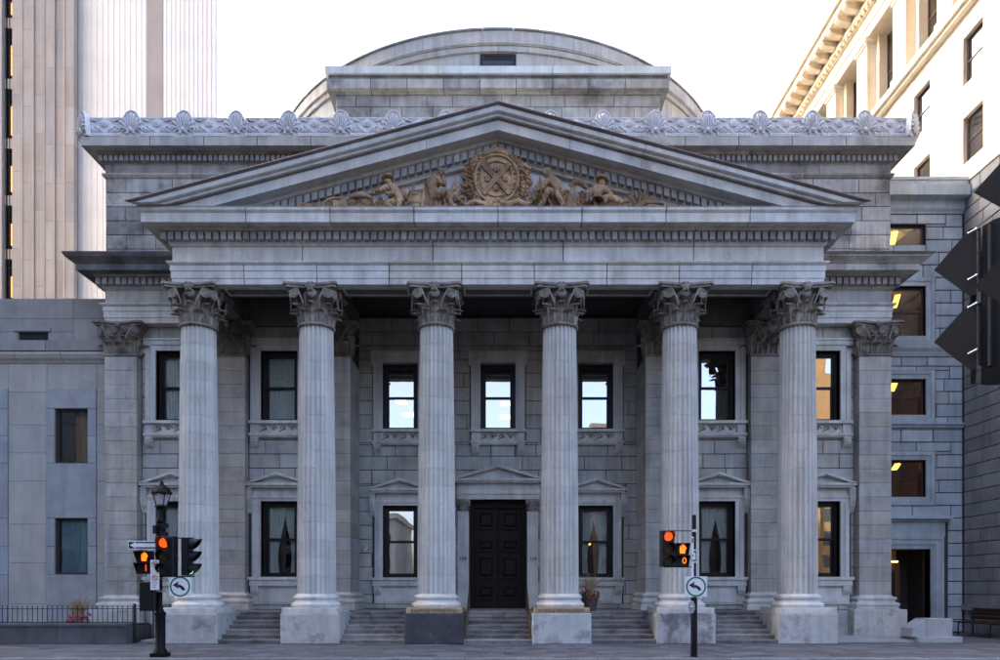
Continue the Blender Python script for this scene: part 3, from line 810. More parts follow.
for a, b in zip(CX, CX[1:]):                                                      # raised panel borders on the beam soffit
    for (x0, x1, y0, y1) in ((a + .8, b - .8, YC - .32, YC - .26), (a + .8, b - .8, YC + .26, YC + .32), (a + .8, a + .86, YC - .26, YC + .26), (b - .86, b - .8, YC - .26, YC + .26)):
        sp.box(x0, x1, y0, y1, 10.385, 10.419)
put('soffit_moulding', sp, 'bank_trim', BANK)
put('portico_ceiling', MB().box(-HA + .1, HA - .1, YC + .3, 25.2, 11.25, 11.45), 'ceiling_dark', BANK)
# --- pediment
KZ = (15.05 - 12.31) / 10.27
def ztop(x): return 15.05 - KZ * abs(x)
RAKES = (('rake_flashing', 'flashing', [(.88, .02), (.90, -.015), (.86, -.07), (-.2, -.07), (-.2, .06)]),
         ('rake_cymatium', 'rake_stone', [(.84, -.072), (.835, -.20), (.80, -.225), (.74, -.235), (.735, -.30), (-.2, -.30), (-.2, -.072)]),
         ('rake_fillet', 'bank_core', [(.645, -.302), (.645, -.345), (-.2, -.345), (-.2, -.302)]),
         ('rake_corona', 'rake_stone', [(.62, -.347), (.62, -.62), (.56, -.62), (.55, -.60), (.24, -.60), (-.2, -.60), (-.2, -.347)]),
         ('rake_bed', 'rake_stone', [(.24, -.602), (.22, -.68), (.09, -.73), (.085, -.98), (.05, -1.02), (.03, -1.08), (-.2, -1.08), (-.2, -.602)]))
for nm, mt, prof in RAKES:
    for s in (-1, 1):
        N = 5 if nm != 'rake_flashing' else 7
        for i in range(N):
            rings = []
            M = 9
            for j in range(M + 1):
                t = (i + j / M) / N
                ring = []
                for p, q in prof:
                    x = t * (HA + max(p, 0))
                    if j == 0 and i > 0: x += .006
                    if j == M and i < N - 1: x -= .006
                    x = max(x, 0.0015)
                    ring.append((s * x, YA - p, max(ztop(x) + q, 12.292)))
                rings.append(ring)
            put(nm, MB().ring_loft(rings), mt, BANK)
dm = MB()
for s in (-1, 1):
    x = .107 if True else 0
    while x < 7.0:
        za = ztop(x) - .745; zb = ztop(x) - .965
        if zb > 12.3:
            dm.add([(s * (x + dx), YA - yy, z - KZ * dx) for yy in (.235, .08) for dx, z in ((-.075, zb), (.075, zb), (.075, za), (-.075, za))],
                   [(0, 1, 2, 3), (7, 6, 5, 4), (0, 4, 5, 1), (1, 5, 6, 2), (2, 6, 7, 3), (3, 7, 4, 0)])
        x += .214
put('rake_dentil_row', dm, 'dentil_stone', BANK, kind='stuff')
def tri(x): return ztop(x) - 1.06
m = MB(); xe = (15.05 - 1.06 - 12.2) / KZ
m.poly([(-xe, 12.2), (xe, 12.2), (0, tri(0))], YA + .12, YA + .4)
put('tympanum', m, 'crest_stone', BANK)
m = MB(); m.poly([(-10.0, 12.26), (10.0, 12.26), (0, 14.94)], YA + .41, 23.2)
put('portico_roof', m, 'flashing', BANK)

# --- wing entablature (left and right of the portico)
for s in (-1, 1):
    def wsweep(nm, prof, mt, n):
        xs = [HA - .05 + (HW - HA + .05) * k / n for k in range(n + 1)]
        for i in range(n):
            a, b = xs[i] + .004 * (i > 0), xs[i + 1] - .004 * (i < n - 1)
            path = [(a, YW), (b, YW)] + ([(HW, YW + 14)] if i == n - 1 else [])
            if i == n - 1: path[1] = (HW, YW)
            if s < 0: path = [(-p, q) for p, q in reversed(path)]
            put(nm, sweep(prof, path), mt, BANK)
    wsweep('architrave_stone', ARCH, 'bank_trim', 2); wsweep('frieze_stone', FRZ, 'bank_stone', 2); wsweep('bed_moulding', BED, 'bank_stone', 1)
    wsweep('cornice_stone', CORW, 'soot_shade_cornice' if s < 0 else 'bank_attic', 2); wsweep('cornice_flashing', CAPW, 'flashing', 2)
    dm = MB()
    k = 0
    while HA + .7 + k * .214 < HW + .24:
        x = s * (HA + .7 + k * .214); dm.box(x - .075, x + .075, YW - .235, YW - .07, 11.565, 11.785); k += 1
    for k in range(16):
        y = YW + .05 + k * .214; a, b = sorted((s * (HW + .07), s * (HW + .235))); dm.box(a, b, y - .075, y + .075, 11.565, 11.785)
    put('dentil_row', dm, 'dentil_stone', BANK, kind='stuff')
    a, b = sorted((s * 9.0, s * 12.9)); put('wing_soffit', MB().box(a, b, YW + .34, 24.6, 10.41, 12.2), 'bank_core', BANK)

# --- attic
ATT = put('attic_wall', MB().box(-12.96, 12.96, 23.22, 23.30, 12.3, 15.7), 'joint', BANK)
ashlar('attic_block', ATT, 'bank_attic', -13.0, 13.0, 12.36, 15.16, 23.18, ch=.467, bw=1.25, vary=.3, seed=5,
       holes=[(-9.9 + .8 * k, -9.9 + .8 * (k + 1), 12.0, 12.3 + .212 * (k + 1) - .25) for k in range(12)] + [(9.9 - .8 * (k + 1), 9.9 - .8 * k, 12.0, 12.3 + .212 * (k + 1) - .25) for k in range(12)])
AY, AH = 23.19, 13.01
run('attic_moulding', [(-.3, 15.165), (.02, 15.165), (.05, 15.20), (.09, 15.25), (.09, 15.29), (.03, 15.33), (-.3, 15.33)], 'bank_attic', BANK, -AH, AH, AY, 9, ends=(20, 20))
run('attic_frieze', [(-.3, 15.332), (0, 15.332), (0, 15.61), (.03, 15.66), (.03, 15.86), (.17, 15.88), (.20, 15.955), (-.3, 15.955)], 'bank_attic', BANK, -AH, AH, AY, 11, ends=(20, 20))
run('attic_cornice', [(-.3, 15.957), (.46, 15.957), (.465, 15.945), (.51, 15.945), (.51, 16.23), (-.3, 16.24)], 'bank_stone', BANK, -AH, AH, AY, 15, ends=(20, 20))
dm = MB(); n = int(2 * AH / .171)
for k in range(n + 1):
    x = -AH - .08 + k * (2 * AH + .16) / n; dm.box(x - .058, x + .058, AY - .165, AY - .02, 15.67, 15.85)
put('dentil_row', dm, 'dentil_stone', BANK, kind='stuff')
# crest of palmettes
def palmette():
    m = MB(); n = 18
    m.poly([(.29 * math.cos(math.pi * k / n), .10 + .70 * math.sin(math.pi * k / n) ** .8) for k in range(n + 1)] + [(-.27, 0), (.27, 0)], .03, .14)
    for k in range(9):
        a = math.pi * (k + .5) / 9; L = .46 + .08 * math.sin(a) ** 2
        dx, dz = math.cos(a) * .42, math.sin(a)
        m.tube([(dx * .10, .0, .20 + dz * .08), (dx * .40, -.035, .20 + dz * .34 * L), (dx * .66, -.03, .20 + dz * .85 * L), (dx * .70, .02, .20 + dz * .95 * L)], [.012, .028, .042, .012], 6)
    m.tube([(.29 * math.cos(math.pi * k / n), .02, .10 + .70 * math.sin(math.pi * k / n) ** .8) for k in range(n + 1)], .022, 5)
    for s in (-1, 1):
        m.tube([(s * (.17 - .0125 * t) * 1.0 + s * .0 + math.cos(t * .9) * (.09 - .008 * t) * s, -.02, .13 + math.sin(t * .9) * (.09 - .008 * t)) for t in range(9)], .02, 5)
    m.ball((0, -.02, .20), .06, .05, .07, 8, 5)
    return m.xf(Matrix.Diagonal((1.12, 1.2, 1.06, 1)))
def crest_panel(w):
    m = MB(); m.box(-w / 2 + .004, w / 2 - .004, .03, .16, .11, .58)
    m.box(-w / 2 + .004, w / 2 - .004, -.02, .16, 0, .03); m.box(-w / 2 + .004, w / 2 - .004, .01, .16, .03, .11); m.box(-w / 2 + .004, w / 2 - .004, .005, .16, .58, .62)
    k = int(w / .085)
    for i in range(k):
        x = -w / 2 + (i + .5) * w / k; m.ball((x, .0, .068), .03, .03, .038, 6, 4)
    for s in (-1, 1):
        m.tube([(s * (.32 + (.11 - .011 * t) * math.cos(t * .85 + 2.6)), .015, .30 + (.11 - .011 * t) * math.sin(t * .85 + 2.6)) for t in range(9)], .022, 5)
        m.tube([(s * .62, .02, .18), (s * .5, .015, .22), (s * .36, .015, .17), (s * .16, .02, .20), (s * .04, .02, .15)], [.018, .028, .03, .028, .012], 5)
        m.ball((s * .50, .02, .46), .05, .05, .055, 6, 4); m.ball((s * .20, .02, .28), .04, .04, .045, 6, 4); m.ball((s * .44, .02, .27), .035, .05, .04, 6, 4)
        for q in range(5): m.tube([(s * (.10 + .09 * q), .03, .16), (s * (.14 + .09 * q), -.01, .22 + .05 * (q % 2)), (s * (.20 + .08 * q), .02, .27 + .09 * (q % 2))], [.012, .030, .008], 5)
        m.tube([(s * .54, .02, .50), (s * .42, .0, .54), (s * .30, .0, .50), (s * .20, .02, .54)], [.012, .026, .03, .01], 5)
    return m
def rosette():
    m = MB().lathe([(.002, -.075), (.06, -.07), (.09, -.05), (.10, -.06), (.125, -.05), (.13, 0), (.002, .01)], 16)
    m.v = [(x, z, y) for x, y, z in m.v]; return m
PAL = cached('palmette', palmette, 'crest_stone', True); SP = 1.70
CPN = cached('crest_panel', lambda: crest_panel(SP - .58), 'crest_stone'); ROS = cached('rosette', rosette, 'crest_stone', True)
yc = AY - .50
for k in range(-8, 9):
    if abs(k) == 8: link('palmette', PAL, None, BANK, (k * SP - math.copysign(.05, k), yc + .07, 16.24), (0, 0, R(42) * (1 if k > 0 else -1)))
    else: link('palmette', PAL, None, BANK, (k * SP, yc, 16.24))
for k in range(-8, 8):
    p = link('crest_panel', CPN, None, BANK, ((k + .5) * SP, yc, 16.24)); link('rosette', ROS, None, p, ((k + .5) * SP, yc + .03, 16.24 + .44))
for s in (-1, 1):
    for k in range(6):
        r = (0, 0, s * R(90)); x = s * 13.51
        p = link('crest_panel', CPN, None, BANK, (x, yc + (k + .5) * SP, 16.24), r); link('rosette', ROS, None, p, (x - s * .03, yc + (k + .5) * SP, 16.24 + .44), r)
        link('palmette', PAL, None, BANK, (x, yc + (k + 1) * SP, 16.24), r)

# --- stepped tier in front of the drum
TY, TH = 27.5, 6.36
ZT = lambda v, y=TY: PZ(v, y)
TZ0, TZ1 = 16.2, PZ(95, TY)
tier = put('roof_tier', MB().box(-TH + .04, TH - .04, TY + .05, 33, TZ0, TZ1 + .6), 'joint', BANK)
ashlar('tier_block', tier, 'tier_stone', -TH, TH, TZ0 + 2.0, TZ1, TY, ch=.50, bw=1.45, seed=9)
for s in (-1, 1):
    put('tier_flank', MB().box(*sorted((s * (TH - .035), s * TH)), TY + .06, 33, TZ0, TZ1), 'tier_stone', BANK)
run('tier_cornice', [(-.3, TZ1), (.06, TZ1), (.10, TZ1 + .06), (.30, TZ1 + .07), (.30, TZ1 + .42), (-.3, TZ1 + .42)], 'tier_stone', BANK, -TH, TH, TY, 9, ends=(6, 6))
run('tier_fillet', [(-.3, TZ1 + .422), (.24, TZ1 + .422), (.24, TZ1 + .60), (-.3, TZ1 + .60)], 'soot_shade_cornice', BANK, -TH, TH, TY, 5, ends=(6, 6))
run('tier_cap', [(-.3, TZ1 + .602), (.36, TZ1 + .602), (.36, TZ1 + .88), (.2, TZ1 + .96), (-.3, TZ1 + .98)], 'white_cap', BANK, -TH, TH, TY, 3, ends=(6, 6))
put('tier_roof', MB().box(-TH + .1, TH - .1, TY + .25, 33, TZ1 + .601, TZ1 + .90), 'lead_flash', BANK)

# --- round drum
DR, DY, DZ = 12.7, 42.7, 25.55
put('drum_core', MB().lathe([(DR - .25, 16.2), (DR - .25, DZ - .05)], 96, (0, DY)), 'joint', BANK, True)
def arcseg(prof, n, gap):
    a0, a1 = -math.pi / n + gap, math.pi / n - gap; M = 4; rings = []
    for j in range(M + 1):
        a = a0 + (a1 - a0) * j / M
        rings.append([(r * math.sin(a), -r * math.cos(a), z) for r, z in prof])
    return MB().ring_loft(rings)
def ring(name, prof, mat, n, gap=.0006, half=.5, off=0.0, skip=()):
    me = cached((name, n, round(prof[0][1], 2)), lambda: arcseg(prof, n, gap), mat)
    for k in range(n):
        a = 2 * math.pi * (k + off) / n
        if math.cos(a) < -half: continue
        if k in skip: continue
        link(name, me, None, BANK, (0, DY, 0), (0, 0, a))
ring('drum_coping', [(DR - .3, DZ), (DR + .06, DZ), (DR + .06, DZ + .05), (DR - .3, DZ + .09)], 'lead_flash', 60, half=1.1)
ring('drum_cornice', [(DR - .3, DZ - .62), (DR - .04, DZ - .62), (DR - .04, DZ - .57), (DR, DZ - .57), (DR, DZ - .07), (DR - .05, DZ - .065), (DR - .05, DZ - .004), (DR - .3, DZ - .004)], 'drum_stone', 60, half=1.1)
ring('drum_band', [(DR - .3, DZ - .86), (DR - .09, DZ - .86), (DR - .07, DZ - .66), (DR - .12, DZ - .625), (DR - .3, DZ - .625)], 'drum_stone', 60, off=.5, half=1.1)
for i, zz in enumerate((24.05, 23.4, 22.7, 22.0, 21.3, 20.6)):
    h = .62 if i == 0 else .685
    ring('drum_block', [(DR - .3, zz), (DR - .18, zz), (DR - .18, zz + h), (DR - .3, zz + h)], 'drum_stone', 48, off=.5 * (i % 2), half=-.15, skip=(0,) if i in (0, ) else ())
for s in (-1, 1):                                                    # stones beside the drum window
    a0 = s * .73; a1 = s * 12.5 * math.sin(math.pi / 48)
    m = MB().box(*sorted((a0 + s * .05, a1)), DY - DR + .185, DY - DR + .4, 24.05, 24.66) if abs(a1) > .8 else None
    if m: put('drum_block', m, 'drum_stone', BANK)
w = put('drum_window', MB().box(-.73, .73, DY - DR + .16, DY - DR + .2, 23.92, 23.98).box(-.73, .73, DY - DR + .16, DY - DR + .2, 24.36, 24.42).box(-.73, -.67, DY - DR + .16, DY - DR + .2, 23.98, 24.36).box(.67, .73, DY - DR + .16, DY - DR + .2, 23.98, 24.36).box(-.6, .6, DY - DR + .25, DY - DR + .26, 24.42, 24.6), 'black_frame', BANK)
put('pane', MB().box(-.67, .67, DY - DR + .175, DY - DR + .185, 23.98, 24.36), 'dark_glass', w)
put('dome', MB().lathe([(DR - .3, DZ + .06), (9, DZ + 1.6), (5, DZ + 2.5), (.2, DZ + 2.9)], 64, (0, DY)), 'lead_flash', BANK, True)
rod = cached('lightning_rod', lambda: MB().tube([(0, 0, 0), (0, 0, .42)], [.010, .006], 5).ball((0, 0, .30), .018, n=5, m=3), 'steel')
pts = []
for k in range(-9, 10):
    a = R(8.2) * k; x, y = (DR - .05) * math.sin(a), DY - (DR - .05) * math.cos(a)
    link('lightning_rod', rod, None, BANK, (x, y, DZ + .06)); pts += [(x, y, DZ + .36)]
put('lightning_cable', MB().tube(pts, .006, 4), 'steel', BANK)

# --- steps, porch floor, wing bases, handrails
porch = put('porch_floor', MB().box(-9.4, 9.4, 21.76, 27, 0, FLOOR - .006), 'step_stone', BANK)
edges = [(-8.03, -6.19), (-4.51, -2.66), (-.975, .975), (2.66, 4.51), (6.19, 8.03)]
for (a, b) in edges:
    fl = put('flight', MB().box(a + .002, b - .002, 20.4, 21.75, 0, .10), 'step_stone', BANK)
    for k in range(7):
        y0 = 19.96 + k * .29; z1 = .125 * (k + 1)
        m = MB().ring_loft([[(x, y0, z1 - .122), (x, y0 - .0, z1 - .045), (x, y0 - .03, z1 - .040), (x, y0 - .03, z1 - .010), (x, y0 - .02, z1), (x, y0 + .33, z1), (x, y0 + .33, z1 - .122)] for x in (a + .004, b - .004)])
        put('step', m, 'step_stone', fl)
    put('landing', MB().box(a + .01, b - .01, 20.5, 21.755, .09, .12), 'step_stone', fl)
for s in (-1, 1):
    a, b = sorted((s * 11.40, s * 13.12)); put('wing_pedestal', MB().slab(a, b, 22.42, 24.2, 0, FLOOR + .03, .02), 'pedestal_white', BANK)
    a, b = sorted((s * 9.72, s * 11.39)); put('wing_base', MB().slab(a, b, 22.75, 24.2, 0, FLOOR - .02, .015), 'bank_stone', BANK)
    a, b = sorted((s * 9.75, s * 13.3)); put('ground_slab', MB().box(a, b, 20.6, 22.74, -.02, .07), 'block_granite', BANK)
    rail = put('handrail', MB().tube([(s * .90, 19.95, .05), (s * .90, 19.95, .55), (s * .90, 20.02, .62), (s * .90, 21.9, 1.60), (s * .90, 22.0, 1.60), (s * .90, 22.0, .88)], .022, 8)
               .tube([(s * .90, 20.9, .5), (s * .90, 20.9, 1.08)], .018, 8).tube([(s * .90, 20.0, .35), (s * .90, 22.0, 1.35)], .014, 6), 'brass', BANK, True)
c = MB().box(-4.70, -4.60, YB2 - .06, YB2, 2.98, 3.12).cyl((-4.65, YB2 - .05, 3.08), (-4.65, YB2 - .16, 3.10), .025, 8).tube([(-4.65, YB2 - .05, 3.02), (-4.63, YB2 - .34, 2.93)], .055, 10)
put('security_camera', c, 'camera_white', None, True, label='small white security camera fixed to the porch wall beside a tall window', cat='camera')

# ================================================================== PEDIMENT SCULPTURE
YS, ZS = 20.02, 12.27
def skin(verts, edges, radii, sub=2, root=0):
    me = bpy.data.meshes.new('figure'); me.from_pydata(verts, edges, []); me.update()
    ob = bpy.data.objects.new('figure', me); COL.objects.link(ob)
    md = ob.modifiers.new('skin', 'SKIN'); md.use_smooth_shade = True
    for i, r in enumerate(radii):
        me.skin_vertices[0].data[i].radius = (r, r) if isinstance(r, (int, float)) else r
        me.skin_vertices[0].data[i].use_root = (i == root)
    sb = ob.modifiers.new('sub', 'SUBSURF'); sb.levels = sub; sb.render_levels = sub
    out = bpy.data.meshes.new_from_object(ob.evaluated_get(bpy.context.evaluated_depsgraph_get()))
    bpy.data.objects.remove(ob); bpy.data.meshes.remove(me)
    return out
def figure(name, joints, label, hat=None, drape_pts=None, wing=None, extras=None, scale=1.0):
    """joints: dict of (x, z, y-offset toward viewer) relative to the ledge point; a continuous skinned body"""
    J = {k: Vector((v[0], YS - v[2], ZS + v[1])) for k, v in joints.items()}
    chain = [('pelvis', .13), ('waist', .115), ('chest', .145), ('neck', .055), ('head', .082), ('crown', .060),
             ('sh_l', .075), ('el_l', .052), ('ha_l', .036), ('sh_r', .075), ('el_r', .052), ('ha_r', .036),
             ('hip_l', .105), ('kn_l', .075), ('an_l', .048), ('to_l', .036), ('hip_r', .105), ('kn_r', .075), ('an_r', .048), ('to_r', .036)]
    idx = {k: i for i, (k, r) in enumerate(chain)}
    e = [('pelvis', 'waist'), ('waist', 'chest'), ('chest', 'neck'), ('neck', 'head'), ('head', 'crown'), ('chest', 'sh_l'), ('sh_l', 'el_l'), ('el_l', 'ha_l'), ('chest', 'sh_r'), ('sh_r', 'el_r'), ('el_r', 'ha_r'),
         ('pelvis', 'hip_l'), ('hip_l', 'kn_l'), ('kn_l', 'an_l'), ('an_l', 'to_l'), ('pelvis', 'hip_r'), ('hip_r', 'kn_r'), ('kn_r', 'an_r'), ('an_r', 'to_r')]
    base = Vector((J['pelvis'].x, YS, ZS))
    me = skin([J[k] - base for k, r in chain], [(idx[a], idx[b]) for a, b in e], [r * scale * 1.42 for k, r in chain], sub=3)
    for v in me.vertices:
        n_ = mnoise.noise(Vector((v.co.x * 9, v.co.y * 9, v.co.z * 4 + base.x * 3)))
        v.co += v.normal * (.016 * n_ + .010 * math.sin(v.co.x * 55 + v.co.z * 38 + 5 * n_))
    me.materials.append(MATS['terracotta_relief'])
    root = thing(name, base, label, 'sculpture', 'carved figures in the pediment')
    link('body', me, None, root, base)
    if hat:
        h = J['crown'] + Vector((0, 0, .03)); m = MB().lathe([(.17, 0), (.18, .015), (.10, .03), (.095, .10), (.06, .125), (.005, .13)], 14)
        put('hat', m.xf(Matrix.Translation(h) @ Matrix.Rotation(R(hat), 4, 'Y')), 'terracotta_relief', root, True)
    else:
        h = J['head']; m = MB()
        rn = random.Random(int(base.x * 50))
        for k in range(16):
            a = rn.uniform(0, 6.28); b = rn.uniform(.1, 1.3); m.ball((h.x + .085 * math.cos(a) * math.cos(b), h.y + .04 + .07 * math.sin(a) * math.cos(b), h.z + .03 + .10 * math.sin(b)), .042, n=6, m=4)
        put('hair', m, 'terracotta_relief', root, True)
    m = MB(); h = J['head']                                        # nose and brow
    f = Vector(joints.get('face', (0, 0, 1))); d = Vector((f.x, -f.z, f.y)).normalized() if f.length else Vector((0, -1, 0))
    m.ball(tuple(h + d * .085), .02, .03, .03, 6, 4)
    put('nose', m, 'terracotta_relief', root, True)
    for dp in drape_pts or []:
        rows = []
        for i, (x0, z0, x1, z1, yo) in enumerate(dp):
            rows.append([(x0 + (x1 - x0) * q / 16, YS - yo - .035 * math.sin(q * 1.9 + i * .3) - .02 * math.sin(q * 3.7), ZS + z0 + (z1 - z0) * q / 16) for q in range(17)])
        m = MB().quadgrid(rows); m.quadgrid([[(p[0], p[1] + .04, p[2]) for p in r] for r in rows])
        put('drapery', m, 'terracotta_relief', root, True)
    if wing:
        x0, z0, sx, hh = wing; m = MB()
        for k in range(7):
            t = k / 6
            m.tube([(x0 + sx * .02 * k, YS + .02, ZS + z0 + .05), (x0 + sx * (.08 + .05 * k), YS - .01 + .01 * k, ZS + z0 + hh * (.75 - .08 * k)), (x0 + sx * (.13 + .06 * k), YS + .0 + .01 * k, ZS + z0 + hh * (1.0 - .11 * k))], [.03, .055, .015], 6)
        put('wing', m, 'terracotta_relief', root, True)
    for nm, m in extras or []: put(nm, m, 'terracotta_relief', root, True)
    return root
def X(u): return PX(u, YS)
def Zr(v): return PZ(v, YS) - ZS
def seat_rock(x, w, h):
    m = MB()
    rn = random.Random(int(x * 31))
    for k in range(9): m.ball((x + rn.uniform(-w, w), YS + .08 + rn.uniform(-.05, .08), ZS + rn.uniform(.05, h)), rn.uniform(.12, .22), .13, rn.uniform(.10, .18), 8, 5)
    return ('rock_seat', m)
# left of the shield: seated, chin on hand, facing right
figure('seated_figure', dict(pelvis=(X(434), .48, .05), waist=(X(432), .64, .07), chest=(X(434), .84, .10), neck=(X(438), 1.01, .12), head=(X(441.5), 1.12, .14), crown=(X(441.5), 1.20, .13),
    sh_l=(X(429), .90, .02), el_l=(X(433), .62, .20), ha_l=(X(444), .52, .28), sh_r=(X(439), .88, .22), el_r=(X(446), .66, .30), ha_r=(X(443.5), .98, .27),
    hip_l=(X(434), .42, .02), kn_l=(X(447), .58, .20), an_l=(X(446), .16, .22), to_l=(X(450), .08, .30), hip_r=(X(436), .42, .16), kn_r=(X(449), .50, .34), an_r=(X(452), .12, .30), to_r=(X(457), .06, .36), face=(.9, -.1, .4)),
    'seated classical figure resting chin on hand, carved left of the pediment shield',
    drape_pts=[[(X(425), .95, X(436), .98, .0), (X(423), .6, X(438), .62, .10), (X(422), .3, X(444), .40, .20), (X(422), 0, X(442), 0, .24)]], extras=[seat_rock(X(432), .16, .36)])
# right of the shield: winged figure, head bent, facing left
figure('winged_figure', dict(pelvis=(X(556), .48, .05), waist=(X(555), .66, .07), chest=(X(552), .86, .11), neck=(X(549), 1.01, .15), head=(X(546.5), 1.10, .19), crown=(X(546.5), 1.18, .18),
    sh_l=(X(547), .90, .20), el_l=(X(543), .66, .28), ha_l=(X(538), .52, .30), sh_r=(X(558), .88, .06), el_r=(X(562), .62, .14), ha_r=(X(560), .40, .26),
    hip_l=(X(553), .42, .15), kn_l=(X(547), .52, .36), an_l=(X(542), .18, .30), to_l=(X(538), .06, .34), hip_r=(X(557), .42, .05), kn_r=(X(555), .46, .34), an_r=(X(561), .14, .32), to_r=(X(563), .05, .40), face=(-.8, -.4, .5)),
    'winged seated figure with bowed head, carved right of the pediment shield',
    drape_pts=[[(X(549), .55, X(560), .60, .22), (X(546), .35, X(564), .40, .26), (X(553), 0, X(567), 0, .24)]], wing=(X(544), .15, -1, .95), extras=[seat_rock(X(558), .16, .36)])
# hat figure on the left, kneeling and reaching left
figure('kneeling_figure', dict(pelvis=(X(398), .38, .05), waist=(X(397), .50, .07), chest=(X(394), .66, .10), neck=(X(390.5), .80, .12), head=(X(388), .88, .14), crown=(X(388), .94, .13),
    sh_l=(X(389), .70, .20), el_l=(X(382), .56, .28), ha_l=(X(373), .48, .26), sh_r=(X(398), .68, .04), el_r=(X(395), .50, .22), ha_r=(X(386), .46, .28),
    hip_l=(X(396), .30, .12), kn_l=(X(387), .16, .26), an_l=(X(396), .06, .22), to_l=(X(401), .04, .22), hip_r=(X(400), .30, .02), kn_r=(X(401), .34, .26), an_r=(X(399), .06, .26), to_r=(X(395), .03, .32), face=(-.9, -.1, .4)),
    'kneeling sailor figure in a brimmed hat beside the carved barrel', hat=-8, scale=.92)
# hat figure on the right, sitting with legs stretched to the right
figure('reclining_figure', dict(pelvis=(X(597), .30, .05), waist=(X(597), .44, .07), chest=(X(599), .62, .10), neck=(X(600.5), .76, .12), head=(X(601.3), .85, .14), crown=(X(601.3), .91, .13),
    sh_l=(X(593), .66, .14), el_l=(X(588), .44, .16), ha_l=(X(585), .26, .20), sh_r=(X(605), .64, .14), el_r=(X(610), .46, .24), ha_r=(X(606), .36, .32),
    hip_l=(X(596), .24, .15), kn_l=(X(609), .34, .34), an_l=(X(619), .20, .32), to_l=(X(624), .20, .34), hip_r=(X(600), .24, .03), kn_r=(X(613), .22, .22), an_r=(X(625), .12, .24), to_r=(X(630), .14, .26), face=(.1, .0, 1)),
    'reclining settler figure in a brimmed hat with legs stretched out towards a sheaf', hat=4, scale=.92, extras=[seat_rock(X(590), .15, .22)])
def backing(parent, u0, u1, top, seed, n=40):
    rn = random.Random(seed); m = MB()
    for k in range(n):
        x = X(rn.uniform(u0, u1)); z = ZS + rn.uniform(.02, top) ; a = rn.uniform(.7, 2.4); L = rn.uniform(.14, .30)
        m.tube([(x, YS + .07, z), (x + L * .5 * math.cos(a), YS + .0 - rn.uniform(0, .06), z + L * .5 * math.sin(a)), (x + L * math.cos(a), YS + .04, z + L * math.sin(a) * .9)], [rn.uniform(.03, .06), rn.uniform(.05, .085), .012], 5)
    put('foliage_relief', m, 'terracotta_relief', parent, True)
FIG = [o for o in COL.objects if o.parent is None and o.get('category') == 'sculpture']
for o, (u0, u1, tp, sd) in zip(FIG, ((424, 462, .62, 1), (534, 568, .62, 2), (368, 404, .42, 3), (580, 628, .36, 4))): backing(o, u0, u1, tp, sd, 46)
m = MB()
for k in range(7):
    m.tube([(X(451) + .01 * k, YS + .04, ZS + .35), (X(453) + .02 * k, YS - .03, ZS + .72 - .05 * k), (X(455.5) + .05 * k, YS + .0, ZS + 1.06 - .10 * k)], [.03, .06, .012], 6)
put('wing', m, 'terracotta_relief', FIG[0], True)
# shield
cz = PZ(181, YS); cxs = X(496.5)
sh = thing('carved_shield', (cxs, YS, ZS), 'oval carved shield with diagonal cross, lettered rim and leafy wreath in pediment centre', 'shield')
def oval(rx, rz, n=40): return [(cxs + rx * math.cos(2 * math.pi * k / n), cz + rz * math.sin(2 * math.pi * k / n)) for k in range(n)]
put('shield_plate', MB().poly(oval(.64, .70), YS - .10, YS + .25), 'terracotta_relief', sh)
put('shield_rim', MB().tube([(x, YS - .12, z) for x, z in oval(.62, .68)] + [(cxs + .62, YS - .12, cz)], .045, 6).tube([(x, YS - .12, z) for x, z in oval(.45, .50)] + [(cxs + .45, YS - .12, cz)], .025, 6), 'terracotta_relief', sh, True)
cr = MB()
for a in (48, -48):
    cr.join(MB().box(-.58, .58, YS - .16 + .004 * (a > 0), YS - .09, -.075, .075), Matrix.Translation((cxs, 0, cz)) @ Matrix.Rotation(R(a), 4, 'Y'))
put('cross', cr, 'terracotta_relief', sh)
for dx, dz in ((0, .27), (-.26, 0), (.26, 0), (0, -.27)):
    m = MB()
    for k in range(5): m.ball((cxs + dx + .05 * math.cos(k * 1.3), YS - .12, cz + dz + .05 * math.sin(k * 1.3)), .05, n=6, m=4)
    put('beaver_charge', m, 'terracotta_relief', sh, True)
for body, a0, a1 in (('CONCORDIA', 118, 242), ('SALUS', -36, 36)):
    for i, ch in enumerate(body):
        a = R(a0 + (a1 - a0) * (i + .5) / len(body) if a0 > 0 else a1 - (a1 - a0) * (i + .5) / len(body))
        if a0 > 0: a = R(a1 - (a1 - a0) * (i + .5) / len(body))
        me = text_mesh(ch, .12, .02, 'terracotta_relief')
        link('shield_letter', me, None, sh, (cxs + .535 * math.cos(a), YS - .11, cz + .59 * math.sin(a)), (0, -a + (math.pi / 2 if a0 < 0 else math.pi / 2 + math.pi * 0), 0))
m = MB(); rn = random.Random(4)
for k in range(10):
    m.ball((cxs + rn.uniform(-.25, .25), YS - .02, cz + .74 + rn.uniform(-.04, .10) - .0), rn.uniform(.06, .10), .08, .07, 7, 5)
m.tube([(cxs - .42, YS, cz + .66), (cxs - .3, YS - .05, cz + .76), (cxs, YS - .06, cz + .84), (cxs + .3, YS - .05, cz + .76), (cxs + .42, YS, cz + .66)], [.03, .07, .10, .07, .03], 6)
put('crest_animal', m, 'terracotta_relief', sh, True)
